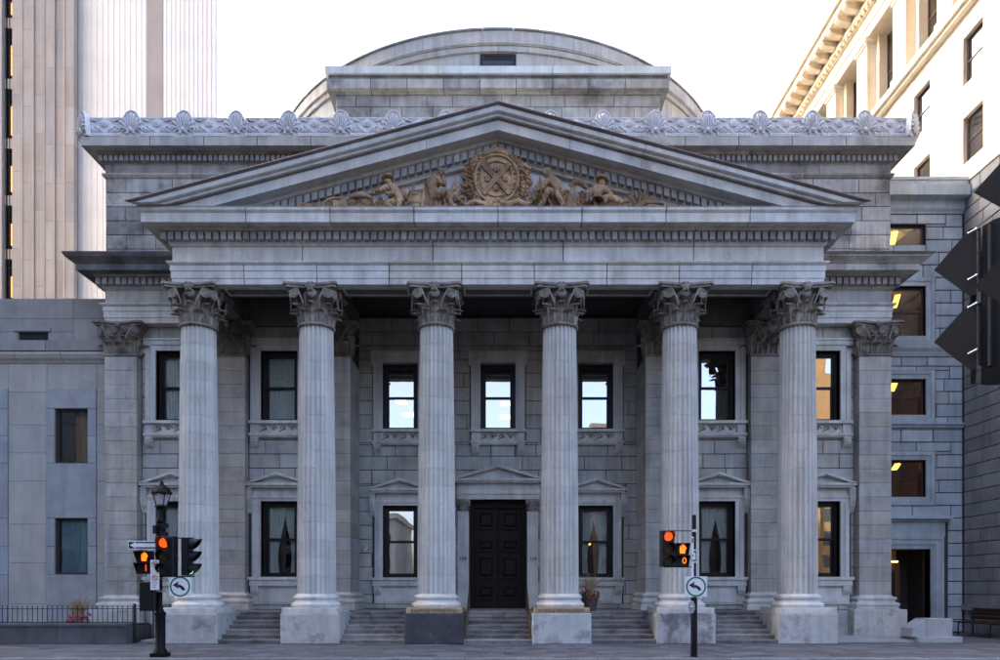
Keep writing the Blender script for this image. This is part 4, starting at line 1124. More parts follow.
for s in (-1, 1):
    m = MB()
    for k in range(95):
        t = k / 94; a = R(-66 + 128 * t); rr4 = .70 + rn.uniform(-.05, .20) * (1 - .5 * abs(t - .4))
        px, pz = cxs + s * rr4 * math.cos(a) * 1.02, cz + rr4 * math.sin(a) * .86
        L = .22; b = a + R(60) + rn.uniform(-.5, .5)
        m.tube([(px, YS + .02, pz), (px + s * L * .5 * math.cos(b), YS - .08 + rn.uniform(-.03, .03), pz + L * .5 * math.sin(b)), (px + s * L * math.cos(b), YS - .04, pz + L * math.sin(b))], [.025, .07, .008], 5)
    put('wreath', m, 'terracotta_relief', sh, True)
m = MB()
for s in (-1, 1):
    m.tube([(cxs + s * .1, YS - .12, ZS + .28), (cxs + s * .35, YS - .16, ZS + .22), (cxs + s * .62, YS - .14, ZS + .32), (cxs + s * .85, YS - .12, ZS + .22), (cxs + s * 1.02, YS - .08, ZS + .30)], [.06, .085, .07, .085, .03], 7)
    m.tube([(cxs + s * (.95 + .12 * math.cos(t * .8) * (1 - t * .09)), YS - .1, ZS + .36 + .12 * math.sin(t * .8) * (1 - t * .09)) for t in range(9)], .035, 6)
for k in range(10): m.ball((cxs + rn.uniform(-.35, .35), YS - .16, ZS + rn.uniform(.10, .34)), rn.uniform(.06, .10), .07, .07, 7, 5)
put('scroll_ribbon', m, 'terracotta_relief', sh, True)
# other carved things
CORN = []
GR = 'carved attributes in the pediment'
def prop(name, mb, label, parts=()):
    return put(name, mb, 'terracotta_relief', None, True, label=label, cat='carving', group=GR)
bx_ = X(415.5); m = MB().lathe([(.16, ZS), (.20, ZS + .10), (.235, ZS + .28), (.23, ZS + .42), (.19, ZS + .58), (.15, ZS + .62), (.14, ZS + .60)], 18, (bx_, YS - .04))
for z, r in ((.12, .213), (.24, .238), (.46, .23), (.56, .205)): m.lathe([(r, ZS + z - .02), (r + .014, ZS + z), (r, ZS + z + .02)], 18, (bx_, YS - .04))
prop('carved_barrel', m, 'round carved barrel standing behind the kneeling figure')
m = MB(); rn = random.Random(12)
for k in range(26):
    a = rn.uniform(.4, 2.6); L = rn.uniform(.25, .5); x = X(409) + rn.uniform(-.12, .32); z = .35 + rn.uniform(0, .15)
    m.tube([(x, YS + .03, ZS + z), (x + L * .5 * math.cos(a), YS - .02, ZS + z + L * .5 * math.sin(a)), (x + L * math.cos(a) * 1.0, YS + .0, ZS + z + L * math.sin(a) * .95)], [.02, .05, .01], 5)
prop('carved_corn_stalks', m, 'leafy carved stalks rising behind the barrel')
m = MB()
for k in range(30):
    a = R(20 + 145 * k / 29 + rn.uniform(-4, 4)); L = rn.uniform(.42, .62)
    m.tube([(X(638), YS, ZS + .18), (X(638) + L * .6 * math.cos(a), YS - .08 + rn.uniform(-.06, .06), ZS + .18 + L * .45 * math.sin(a)), (X(638) + L * 1.05 * math.cos(a), YS - .05, ZS + .16 + L * .85 * math.sin(a))], [.02, .022, .035], 5)
m.tube([(X(632), YS - .1, ZS + .12), (X(645), YS - .16, ZS + .28), (X(658), YS - .1, ZS + .30)], [.05, .07, .04], 7); m.tube([(X(636), YS - .1, ZS + .06), (X(650), YS - .14, ZS + .18), (X(664), YS - .08, ZS + .16)], [.05, .06, .03], 7)
prop('carved_sheaf', m, 'fan-shaped carved wheat sheaf and plough past the reclining figure')
m = MB().tube([(X(570), YS, ZS + .80), (X(574), YS - .08, ZS + .92), (X(582), YS - .08, ZS + .86), (X(587), YS - .04, ZS + .72)], [.06, .10, .10, .05], 7).tube([(X(574), YS, ZS + .85), (X(570), YS - .03, ZS + .45), (X(566), YS - .02, ZS)], [.06, .10, .12], 7).tube([(X(577), YS, ZS), (X(579), YS - .06, ZS + .55)], [.03, .025], 6)
m.ball((X(573), YS + .03, ZS + .30), .18, .12, .32, 8, 6)
dpo = prop('carved_drapery_post', m, 'scrolled carved post standing between the winged and reclining figures')
m = MB()
for (u, z, r) in ((345, .12, .16), (352, .28, .14), (360, .14, .17), (366, .30, .13)): m.ball((X(u), YS - .04, ZS + z), r * 1.2, .14, r, 9, 6)
m.box(X(334), X(348), YS - .12, YS + .1, ZS, ZS + .36); m.box(X(335), X(347), YS - .135, YS - .12, ZS + .16, ZS + .20)
m.tube([(X(350), YS - .1, ZS + .46), (X(362), YS - .12, ZS + .52), (X(372), YS - .1, ZS + .44)], [.05, .08, .04], 7)
bal = prop('carved_bales', m, 'carved tied bales and bundles left of the kneeling figure')
m = MB()
m.tube([(X(326), YS - .06, ZS + .05), (X(324), YS - .08, ZS + .30), (X(332), YS - .1, ZS + .42), (X(342), YS - .08, ZS + .44)], [.05, .045, .04, .03], 7)
m.ball((X(310), YS - .03, ZS + .12), .22, .13, .18, 9, 6); m.ball((X(300), YS - .03, ZS + .12), .10, .10, .22, 8, 6); m.tube([(X(303), YS - .1, ZS + .26), (X(317), YS - .1, ZS + .24)], .035, 6)
anc = prop('carved_anchor_goods', m, 'low carved anchor and sacks in the left corner of the pediment')
m = MB()
for k in range(8): m.tube([(X(664) + .02 * k, YS, ZS + .06), (X(672) + .05 * k, YS - .05, ZS + .14 + .02 * (k % 3)), (X(684) + .06 * k, YS - .02, ZS + .10 - .01 * k)], [.03, .04, .01], 5)
fol = prop('carved_foliage', m, 'low carved foliage in the right corner of the pediment')

backing(bal, 332, 374, .30, 21, 40); backing(anc, 300, 332, .16, 22, 22); backing(fol, 640, 690, .12, 23, 30); backing(dpo, 564, 588, .55, 24, 30)
# ================================================================== LEFT ANNEX
YL = 23.6
ANX = thing('annex_building', (-18, YL, 0), 'low smooth stone annex with granite window bays left of the bank', 'building')
zl = lambda v: PZ(v, YL)
bays = [-14.37, -17.35, -20.33, -23.31]
A_W1, A_W2 = (5.82, 7.62), (2.07, 3.93)
wh = [(b - .555, b + .555, z[0], z[1]) for b in bays for z in (A_W1, A_W2)]
put('annex_wall', holed(MB(), -26, -13.08, 0, 9.2, YL + .03, YL + .5, wh), 'joint', ANX)
put('annex_core', MB().box(-26, -13.06, 26.8, 40, 0, 11.38).box(-26, -13.06, YL + .3, 26.8, 9.2, 11.36), 'annex_parapet', ANX)
ANW = ANX
zc = [0.0, 1.05, 2.45, 3.75, 5.2, 6.15, 7.1, 8.2, 9.17]
for i, b in enumerate(bays):
    fr = MB()
    holes = [h for h in wh if abs((h[0] + h[1]) / 2 - b) < .1]
    for za, zb in zip([0, 1.0, 2.05, 3.95, 5.8, 7.64], [1.0, 2.05, 3.95, 5.8, 7.64, 8.30]):                # granite bay stones
        if za in (2.05, 5.8):
            for s in (-1, 1):
                p, q = sorted((b + s * .555, b + s * .84)); 
                for zq, zr in ((za, (za + zb) / 2), ((za + zb) / 2, zb)):
                    put('bay_stone', MB().slab(p + .004, q - .004, YL - .05, YL + .28, zq + .005, zr - .005, .008), 'annex_granite', ANX)
        else:
            put('bay_stone', MB().slab(b - .838, b + .838, YL - .05, YL + .28, za + .005, zb - .005, .008), 'annex_granite', ANX)
    right = b + .845 if i else -13.08
    for za, zb in zip(zc, zc[1:]):                                   # plain stone panels between the bays
        lo, hi = b - .845 - 1.29, b - .845
        put('wall_panel', MB().slab(lo + .004, hi - .004, YL, YL + .1, za + .004, zb - .004, .006), 'annex_stone', ANX)
        if i == 0: put('wall_panel', MB().slab(b + .849, -13.09, YL, YL + .1, za + .004, zb - .004, .006), 'annex_stone', ANX)
    put('wall_panel', MB().slab(b - .838, b + .838, YL, YL + .1, 8.304, 9.166, .006), 'annex_stone', ANX)
    for k, (z0, z1) in enumerate((A_W1, A_W2)):
        m = MB(); t = .05; yy = YL + .12
        m.box(b - .555, b - .555 + t, yy, yy + .1, z0, z1); m.box(b + .555 - t, b + .555, yy, yy + .1, z0, z1); m.box(b - .505, b + .505, yy, yy + .1, z0, z0 + t); m.box(b - .505, b + .505, yy, yy + .1, z1 - t, z1)
        w = put('annex_window', m, 'bronze_letter', ANX)
        put('pane', MB().box(b - .505, b + .505, yy + .05, yy + .056, z0 + t, z1 - t), 'pane_low', w)
        room(b - .7, b + .7, z0 - .02, z1 + .02, YL + .51, ANX, 2.0, 'interior_warm' if k == 0 else 'interior_dark')
        if k == 0: put('blind', MB().box(b - .12, b + .5, YL + .42, YL + .44, z0, z1 - .1), 'blind_brown', w)
        else: drape(b - .5, b + .5, z0, z1, YL + .27, w, 'curtain_blue', folds=13, amp=.03)
run('annex_cornice', [(-.3, 9.172), (.03, 9.172), (.07, 9.24), (.14, 9.30), (.20, 9.42), (.20, 9.50), (-.3, 9.50)], 'annex_stone', ANX, -25.5, -13.08, YL, 8)
run('annex_shadow_band', [(-.3, 9.502), (.10, 9.502), (.10, 9.56), (-.3, 9.56)], 'soot_shade_cornice', ANX, -25.5, -13.08, YL, 4)  # shadow line under the ledge, put in as a dark tone
run('annex_ledge', [(-.3, 9.562), (.16, 9.562), (.16, 9.90), (-.3, 9.93)], 'annex_parapet', ANX, -25.5, -13.08, YL, 6)
hs_ = [(PX(18, YL + .1) , PX(48, YL + .1), 9.94, 10.27)]
x = -13.08
for i in range(4):
    a = x - 1.30 if i == 0 else x - 2.6
    for za, zb in ((9.93, 10.72), (10.72, 11.40)):
        rs = [(a, x, za, zb)]
        for h in hs_: rs = [q for r in rs for q in rect_minus(r, h)]
        for (p, q, s, t) in rs:
            if q - p > .03 and t - s > .03: put('parapet_panel', MB().slab(p + .004, q - .004, YL + .1, YL + .25, s + .004, t - .004, .006), 'annex_parapet', ANX)
    x = a
put('slot_window', MB().box(hs_[0][0], hs_[0][1], YL + .2, YL + .24, 9.94, 10.27), 'dark_glass', ANX)
put('slot_hood', MB().box(hs_[0][0] - .12, hs_[0][1] + .12, YL + .04, YL + .099, 10.28, 10.40), 'annex_parapet', ANX)

# ================================================================== LEFT TOWER
YT = 62.0
TOW = thing('office_tower', (-36, YT, 0), 'tall ribbed stone office tower rising behind the low annex', 'office tower')
tx = lambda u, y=YT: PX(u, y)
YT2 = 63.2
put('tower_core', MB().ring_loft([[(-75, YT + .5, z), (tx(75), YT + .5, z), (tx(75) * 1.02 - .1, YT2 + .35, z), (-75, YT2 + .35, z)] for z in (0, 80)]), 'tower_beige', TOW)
put('tower_rear_core', MB().ring_loft([[(-75, YT2 + .02, z), (tx(216, YT2), YT2 + .02, z), (tx(216, YT2) * 1.38, YT2 + 23, z), (-75, YT2 + 23, z)] for z in (0, 92)]), 'tower_lit_tone', TOW)
fin = [12, 23, 34, 45, 55, 65, 75]
ph = 3.4
for a, b in zip(fin, fin[1:]):
    for k in range(22):
        z = k * ph + (0 if a % 2 else 1.1)
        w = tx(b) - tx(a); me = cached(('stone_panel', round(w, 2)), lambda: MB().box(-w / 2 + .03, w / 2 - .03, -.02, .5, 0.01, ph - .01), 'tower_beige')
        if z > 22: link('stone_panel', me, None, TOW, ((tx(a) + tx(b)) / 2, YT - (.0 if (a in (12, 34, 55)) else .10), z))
for a in fin[1:-1]:
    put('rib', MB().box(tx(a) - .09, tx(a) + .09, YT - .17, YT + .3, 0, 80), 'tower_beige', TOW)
# stair of windows on the left edge; amber reflections put in as faint glow
for k in range(26):
    z = 20 + k * 1.45
    put('window_strip_pane', MB().box(tx(3.5), tx(11.5), YT + .32, YT + .36, z, z + 1.38), 'dark_glass', TOW)
put('mullion', MB().box(tx(5.2), tx(5.8), YT + .1, YT + .31, 0, 80).box(tx(8), tx(8.4), YT + .15, YT + .31, 0, 80), 'black_paint', TOW)
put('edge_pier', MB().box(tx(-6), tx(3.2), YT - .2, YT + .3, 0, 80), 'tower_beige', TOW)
for v0, v1 in ((0, 12), (43, 73), (104, 133), (164, 190), (222, 244), (275, 296)):
    put('reflect_pane', MB().box(tx(8.6), tx(11.4), YT + .28, YT + .315, PZ(v1, YT), PZ(v0, YT)), 'reflect_glow', TOW)
    put('spandrel', MB().box(tx(3.4), tx(11.6), YT + .2, YT + .312, PZ(v1 + 14, YT), PZ(v1 + 4, YT)), 'tower_grey', TOW)
u = 76.0; k = 0
while u < 216:
    if 147 <= u < 163:
        put('recessed_strip', MB().box(tx(147, YT2), tx(163, YT2), YT2 - .05, YT2 + .5, 0, 90), 'tower_grey', TOW); u = 163; continue
    w = 5.55 if u < 147 else 4.45
    e = min(u + w, 147 if u < 147 else 216.5)
    dw = tx(e, YT2) - tx(u, YT2)
    pr = .05
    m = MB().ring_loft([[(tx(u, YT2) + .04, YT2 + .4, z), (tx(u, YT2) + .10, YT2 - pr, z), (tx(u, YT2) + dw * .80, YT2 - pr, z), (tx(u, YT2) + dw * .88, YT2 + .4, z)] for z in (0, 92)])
    put('rib', m, 'tower_lit_tone', TOW); u = e; k += 1

# ================================================================== RIGHT: recessed link and tall side building
YR, XR = 25.0, 16.62
REC = thing('link_building', (15, YR, 0), 'blue-grey granite link building with side entrance set back beside the bank', 'building')
zr = lambda v: PZ(v, YR)
rx0, rx1 = 12.9, XR
WX = (13.2, 15.28)
rw = [(WX[0], WX[1], zr(244.6), zr(224)), (WX[0], WX[1], zr(336), zr(286)), (WX[0], WX[1], zr(415), zr(379)), (WX[0], WX[1], zr(497), zr(460))]
rd = (13.2, 15.45, 0.12, zr(549))
put('link_wall', holed(MB(), rx0, rx1 + .3, 0, 15.3, YR + .04, YR + .5, rw + [rd]), 'joint', REC)
put('link_core', MB().box(rx0, rx1 + .3, 28.4, 40, 0, 15.8).box(rx0, rx1 + .3, YR + .5, 28.4, 15.0, 15.9), 'recess_granite', REC)
fatr = [(h[0] - .3, h[1] + .34, h[2] - .3, h[3] + .3) for h in rw]
fatr[0] = rw[0]
fatr.append((rx0, 15.45 + .62, 0, zr(517)))
fatr.append((rx0, XR, zr(357), zr(345))); fatr.append((rx0, XR, zr(428), zr(423)))
ashlar('granite_block', REC, 'recess_granite', rx0, XR - .02, 0.02, 14.95, YR, ch=.452, bw=1.15, holes=fatr, jt=.03, cham=.014, vary=.2, seed=21)
for i, h in enumerate(rw):
    m = MB(); t = .06; yy = YR + .14
    a, b, z0, z1 = h
    m.box(a, a + t, yy, yy + .1, z0, z1); m.box(b - t * 1.6, b, yy, yy + .1, z0, z1); m.box(a + t, b - t * 1.6, yy, yy + .1, z0, z0 + t); m.box(a + t, b - t * 1.6, yy, yy + .1, z1 - t, z1)
    if i: m.box(a + t, b - t * 1.6, yy + .02, yy + .08, (z0 + z1) / 2 - .03, (z0 + z1) / 2 + .03)
    w = put('link_window', m, 'maroon_frame', REC)
    put('pane', MB().box(a + t, b - t * 1.6, yy + .04, yy + .046, z0 + t, z1 - t), 'pane_low', w)
    room(a - .3, b + .9, z0 - .2, z1 + .45, YR + .51, REC, 2.6, 'interior_warm')
    put('ceiling_light', MB().box(-.6, .6, -.09, .09, -.03, .03).xf(Matrix.Translation((14.85 + .1 * (i % 2), YR + 1.3, z1 + .10 - .12 * (i % 2))) @ Matrix.Rotation(R(66), 4, 'Z')), 'lamp_yellow', REC)
    if i:
        m = MB()
        for e, p in ((.16, .02), (.30, .05)):
            q = e - (.16 if e < .2 else .14)
            m.box(b + q, b + e, YR - p, YR + .3, z0 - e, z1 + e); m.box(a - .3, b + q, YR - p, YR + .3, z1 + q, z1 + e); m.box(a - .3, b + q, YR - p, YR + .3, z0 - e, z0 - q)
        put('window_surround', m, 'recess_granite', REC)
for va, vb in ((345, 357), (423, 428)):
    za, zb = zr(vb) + .01, zr(va) - .01; h = zb - za
    put('belt_course', sweep([(-.2, za), (.02, za), (.05, za + h * .4), (.12, za + h * .7), (.12, zb), (-.2, zb)], [(rx0, YR), (XR - .01, YR)]), 'recess_granite', REC)
def lsw(nm, prof, n=2):
    for i in range(n):
        a = rx0 + (XR - .01 - rx0) * i / n; b = rx0 + (XR - .01 - rx0) * (i + 1) / n
        put(nm, sweep(prof, [(a + .004, YR), (b - .004, YR)]), 'recess_granite', REC)
lsw('cornice_stone', [(-.3, 14.96), (.02, 14.96), (.04, 15.02), (.10, 15.10), (.12, 15.20), (.12, 15.36), (.20, 15.40), (.42, 15.42), (.42, 15.78), (-.3, 15.78)])
lsw('parapet_stone', [(-.3, 15.785), (.30, 15.785), (.30, 15.98), (.34, 16.0), (.34, 16.1), (-.3, 16.12)])
# side entrance
m = MB()
for e0, e1, p in ((0, .16, .02), (.16, .34, .05), (.34, .44, .08)):
    m.box(15.45 + e0, 15.45 + e1, YR - p, YR + .35, .1, rd[3] + e1); m.box(13.0, 15.45 + e0, YR - p, YR + .35, rd[3] + e0, rd[3] + e1)
m.box(13.0, 15.95, YR - .03, YR + .3, rd[3] + .44, zr(522)); m.box(13.0, 16.0, YR - .12, YR + .3, zr(522) + .002, zr(519.5)); m.box(13.0, 16.12, YR - .25, YR + .3, zr(519.5) + .002, zr(516.5))
es = put('entrance_surround', m, 'recess_granite', REC)
dv = MB(); yv = YR + 1.1
room(13.15, 15.6, .10, rd[3] + .02, YR + .36, REC, 1.3, 'interior_dark')
dd = put('side_door', MB().box(13.2, 14.75, yv, yv + .06, .12, 2.2), 'maroon_frame', REC)
put('door_frame', MB().box(14.76, 14.95, yv - .05, yv + .06, .12, 2.5).box(13.2, 14.75, yv - .05, yv + .06, 2.21, 2.5), 'brass', dd)
put('door_glass', MB().box(13.95, 14.6, yv - .006, yv - .001, .9, 1.9), 'dark_glass', dd)
put('door_transom', MB().box(13.2, 14.9, yv + .1, yv + .14, 2.52, 3.1), 'interior_warm', dd)
put('tube_lamp', MB().box(13.4, 14.75, yv - .30, yv - .24, 2.42 + .12, 2.60), 'tube_light', REC)
put('step', MB().box(13.15, 15.45, YR - .35, YR + .3, 0, .11), 'block_granite', REC)

# tall side building, its long wall runs back at right angles to the street
SID = thing('side_building', (22, 30, 0), 'tall pale stone building with cornice and pilasters in full sun right of the bank', 'building')
bayY = [24.5 + 2.95 * k for k in range(-2, 10)]
sw = []
for by in bayY:
    for z0, z1 in ((16.7, 18.35), (19.5, 21.2)): sw.append((by - .52, by + .52, z0, z1))
def xw(mb):   # wall built facing -Y in (along, depth, z) -> facing -X
    mb.v = [(XR + y, x, z) for x, y, z in mb.v]; mb.f = [tuple(reversed(f)) for f in mb.f]; return mb
put('side_lower_wall', xw(MB().box(17.6, 60, .04, .6, 0, 16.0)), 'joint', SID)
put('side_upper_wall', xw(holed(MB(), 17.6, 60, 16.0, 22.0, .0, .5, sw)), 'cream_stone', SID)
put('side_core', MB().box(XR + 1.4, 34, 17.62, 60, 0, 28.6), 'cream_stone', SID)
ashlar('rusticated_block', SID, 'side_granite', 21.4, YR - .02, 0, 15.95, XR, ch=.452, bw=1.0, axis='X', jt=.03, cham=.014, vary=.15, seed=33)
put('rusticated_block_field', xw(MB().box(17.6, 21.38, .0, .03, 0, 15.95)), 'side_granite', SID, kind='stuff')
put('base_course', xw(MB().box(17.6, YR, -.10, .03, .82, 1.02)), 'side_granite', SID)
for h in sw:
    if h[1] < 60:
        m = MB(); t = .07
        for (a, b, c, d_) in ((h[0], h[0] + t, h[2], h[3]), (h[1] - t, h[1], h[2], h[3]), (h[0] + t, h[1] - t, h[2], h[2] + t), (h[0] + t, h[1] - t, h[3] - t, h[3]), (h[0] + t, h[1] - t, (h[2] + h[3]) / 2 - .03, (h[2] + h[3]) / 2 + .03)): m.box(a, b, .14, .22, c, d_)
        w = put('side_window', xw(m), 'bench_wood', SID)
        put('pane', xw(MB().box(h[0] + t, h[1] - t, .17, .18, h[2] + t, h[3] - t)), 'pane_sky', w)
        put('blind', xw(MB().box(h[0], h[1], .24, .27, h[2], h[3])), 'curtain', w)
put('belt_course', xw(MB().box(17.6, 60, -.22, .3, 22.0, 22.14).box(17.6, 60, -.34, .3, 22.142, 22.40).box(17.6, 60, -.18, .3, 22.402, 22.6)), 'cream_stone', SID)
for by in bayY:
    put('giant_pilaster', xw(MB().box(by + 1.475 - .45, by + 1.475 + .45, -.05, .9, 22.6, 26.0).box(by + .97, by + 1.98, -.12, .9, 26.0, 26.12).box(by + .93, by + 2.02, -.18, .9, 26.121, 26.3).box(by + .95, by + 2.0, -.12, .9, 22.601, 22.85)), 'cream_stone', SID)
    put('jamb', xw(MB().box(by - 1.02, by - .78, .35, .9, 22.6, 26.3).box(by + .78, by + 1.02, .35, .9, 22.6, 26.3)), 'cream_stone', SID)
    m = MB()
    for a in (-.78, -.03, .72): m.box(by + a, by + a + .06, .72, .80, 22.9, 26.2)
    m.box(by - .72, by - .03, .73, .79, 24.4, 24.5); m.box(by + .03, by + .72, .73, .79, 24.4, 24.5)
    w = put('tall_window', xw(m), 'bench_wood', SID)
    put('pane', xw(MB().box(by - .72, by + .72, .75, .76, 22.9, 26.2)), 'pane_clear', w)
    put('blind', xw(MB().box(by - .76, by + .76, .86, .89, 22.6, 26.3)), 'curtain', w)
put('side_entablature', xw(MB().box(17.6, 60, -.05, .9, 26.302, 26.75).box(17.6, 60, -.10, .9, 26.752, 27.25).box(17.6, 60, -.18, .9, 27.252, 27.40)), 'cream_stone', SID)
dm = MB(); y = 17.7
while y < 59: dm.box(y, y + .16, -.32, -.18, 27.26, 27.39); y += .3
put('dentil_row', xw(dm), 'cream_stone', SID, kind='stuff')
put('side_cornice', xw(MB().box(17.4, 60, -.35, .9, 27.402, 27.6).box(17.4, 60, -1.05, .9, 27.92, 28.25).box(17.4, 60, -1.2, .9, 28.252, 28.5)), 'cream_stone', SID)
mod = None
y = 22.0
while y < 50:
    link('modillion', cached('modillion', lambda: MB().ring_loft([[(-.36, yy, .32), (-1.0, yy, .32), (-1.0, yy, .20), (-.85, yy, .10), (-.55, yy, .02), (-.36, yy, .0)] for yy in (-.16, .16)]), 'cream_stone'), None, SID, (XR, y, 27.6)); y += .74

# ================================================================== BUILDINGS ACROSS THE SQUARE (behind the camera, mirrored in the panes)
def far_block(name, x0, x1, y1, h, mat, label, fl=3.6, bw=3.4, step=0):
    t = thing(name, ((x0 + x1) / 2, y1, 0), label, 'building', 'buildings across the square')
    m = MB().box(x0, x1, y1 - 22, y1 - .3, 0, h)
    if step: m.box(x0 + 4, x1 - 4, y1 - 20, y1 - 3, h, h + step).box(x0 + 8, x1 - 8, y1 - 18, y1 - 6, h + step, h + step * 1.7)
    put('wall', m, mat, t)
    put('cornice', MB().box(x0 - .5, x1 + .5, y1 - 22.5, y1 + .4, h - 1.0, h - .1), mat, t)
    me = cached(('far_window', bw), lambda: MB().box(-bw * .27, bw * .27, -.1, .06, 0, 2.1), 'dark_glass')
    n = int((x1 - x0) / bw)
    for i in range(n):
        put('pier', MB().box(x0 + i * (x1 - x0) / n - .3, x0 + i * (x1 - x0) / n + .3, y1 - .3, y1 + .15, 0, h - 1.0), mat, t)
        for k in range(int((h - 3) / fl)): link('window', me, None, t, (x0 + (i + .5) * (x1 - x0) / n, y1 - .3, 1.2 + k * fl))
far_block('tower_block', -66, -27, -62, 52, 'tower_grey', 'grey stone tower block mirrored in the left bank windows')
SQ = thing('shade_slab', (-60, -20, 0), 'unseen dark tall slab added along the left side of the square to shade it', 'building')  # unseen slab, added to keep sun off the square
put('wall', MB().box(-75, -45.3, -58, 8, 0, 84), 'tower_grey', SQ)
for i in range(16):
    put('pier', MB().box(-45.3, -44.9, -58 + i * 4.2, -57.2 + i * 4.2, 0, 84), 'tower_grey', SQ)
    for k in range(20): link('window', cached('square_window', lambda: MB().box(-.05, .1, -1.3, 1.3, 0, 2.6), 'dark_glass'), None, SQ, (-45.3, -55.6 + i * 4.2, 3 + k * 4.0))
far_block('corner_block', -24, -17, -66, 14, 'annex_stone', 'low stone corner block mirrored between two taller neighbours')
far_block('church_front', -8, 14, -70, 24, 'tower_grey', 'grey stone front mirrored in the middle bank windows', fl=5.5, bw=5)
far_block('stone_block', 16, 28, -66, 29, 'tower_beige', 'brown stone block mirrored right of the bank door')
far_block('brick_block', 29, 40, -66, 22, 'bench_wood', 'dark brick block mirrored in the right bank windows')
far_block('stepped_tower', 42, 62, -62, 24, 'ochre_stone', 'pale stepped tower mirrored in the rightmost bank windows', step=12)

SB = thing('shade_block', (-50, 20, 0), 'unseen tall stone block added beyond the low annex to shade the street', 'building')  # unseen block, added to shade the street and the near signals
put('wall', MB().box(-75, -27, 20.2, 37, 0, 46), 'tower_grey', SB)
put('cornice', MB().box(-75.5, -26.6, 19.7, 37.4, 45, 45.9), 'tower_grey', SB)
for i in range(14):
    put('pier', MB().box(-75 + i * 3.6, -74.2 + i * 3.6, 19.9, 20.2, 0, 44.9), 'tower_grey', SB)
    for k in range(11): link('window', cached('block_window', lambda: MB().box(-.9, .9, -.05, .1, 0, 2.2), 'dark_glass'), None, SB, (-72.8 + i * 3.6, 20.2, 1.5 + k * 3.9))

# ================================================================== STREET THINGS
YPO = 16.3
sx = lambda u, y=YPO: PX(u, y)
sz = lambda v, y=YPO: PZ(v, y)
def disc(x, y, z, r, mat, name, parent, n=20, d=.02, rx=None):
    m = MB().poly([(x + (rx or r) * math.cos(2 * math.pi * k / n), z + r * math.sin(2 * math.pi * k / n)) for k in range(n)], y - d, y)
    return put(name, m, mat, parent)
def annulus(x, y, z, r0, r1, mat, name, parent, n=32, d=.003):
    m = MB()
    o = [(x + r1 * math.cos(2 * math.pi * k / n), z + r1 * math.sin(2 * math.pi * k / n)) for k in range(n)]
    i = [(x + r0 * math.cos(2 * math.pi * k / n), z + r0 * math.sin(2 * math.pi * k / n)) for k in range(n)]
    for k in range(n):
        q = (k + 1) % n
        m.add([(o[k][0], y - d, o[k][1]), (o[q][0], y - d, o[q][1]), (i[q][0], y - d, i[q][1]), (i[k][0], y - d, i[k][1])], [(0, 1, 2, 3)])
    return put(name, m, mat, parent)
# --- lamp post
lp = sx(160.3)
post = MB().box(lp - .165, lp + .165, YPO - .165, YPO + .165, 0, .09).lathe([(.155, .09), (.14, .16), (.112, .20), (.112, .95), (.125, .98), (.125, 1.02), (.085, 1.06), (.06, 1.12), (.048, 1.2), (.048, 3.10), (.085, 3.14), (.085, 3.20), (.05, 3.26), (.05, 3.42), (.09, 3.46), (.11, 3.50)], 16, (lp, YPO))
LP = thing('lamp_post', (lp, YPO, 0), 'black iron street lamp post with lantern carrying traffic signals and signs', 'lamp post')
put('post', post, 'black_paint', LP, True)
xl, zl0 = lp + .03, 3.52
lan = MB()
for k in range(4):
    a = R(45 + 90 * k); lan.tube([(xl + .12 * math.cos(a), YPO + .12 * math.sin(a), zl0), (xl + .20 * math.cos(a), YPO + .20 * math.sin(a), zl0 + .27)], .012, 6)
lan.lathe([(.17, zl0 - .03), (.17, zl0)], 4, (xl, YPO)).lathe([(.235, zl0 + .27), (.235, zl0 + .30), (.17, zl0 + .40), (.10, zl0 + .46), (.06, zl0 + .47), (.045, zl0 + .52), (.03, zl0 + .55), (.005, zl0 + .60)], 12, (xl, YPO))
put('lantern', lan, 'black_paint', LP)
put('lantern_glass', MB().lathe([(.115, zl0 + .01), (.19, zl0 + .262)], 4, (xl, YPO)), 'lantern_glass', LP)
put('control_box', MB().slab(sx(142), sx(158) - .0, YPO - .14, YPO + .18, sz(611), sz(582), .02), 'signal_black', LP)
put('sensor', MB().box(lp + .04, lp + .16, YPO - .1, YPO + .06, 2.75, 2.90).box(lp - .14, lp - .05, YPO - .08, YPO + .06, 2.86, 3.05).box(lp + .05, lp + .17, YPO - .09, YPO + .05, 3.0, 3.1), 'signal_black', LP)
put('clamp', MB().box(lp - .09, lp + .09, YPO - .09, YPO + .09, sz(592), sz(590)).box(lp - .12, lp + .12, YPO - .085, YPO + .085, sz(579), sz(577.5)).box(lp - .09, lp + .09, YPO - .09, YPO + .09, sz(551), sz(549.5)).box(lp - .09, lp + .09, YPO - .09, YPO + .09, sz(539.5), sz(538)), 'steel', LP)
put('signal_arm', MB().tube([(lp, YPO + .02, sz(538)), (sx(194), YPO + .02, sz(538))], .014, 6).tube([(lp, YPO + .02, sz(576.5)), (sx(194), YPO + .02, sz(576.5))], .016, 6), 'black_paint', LP)

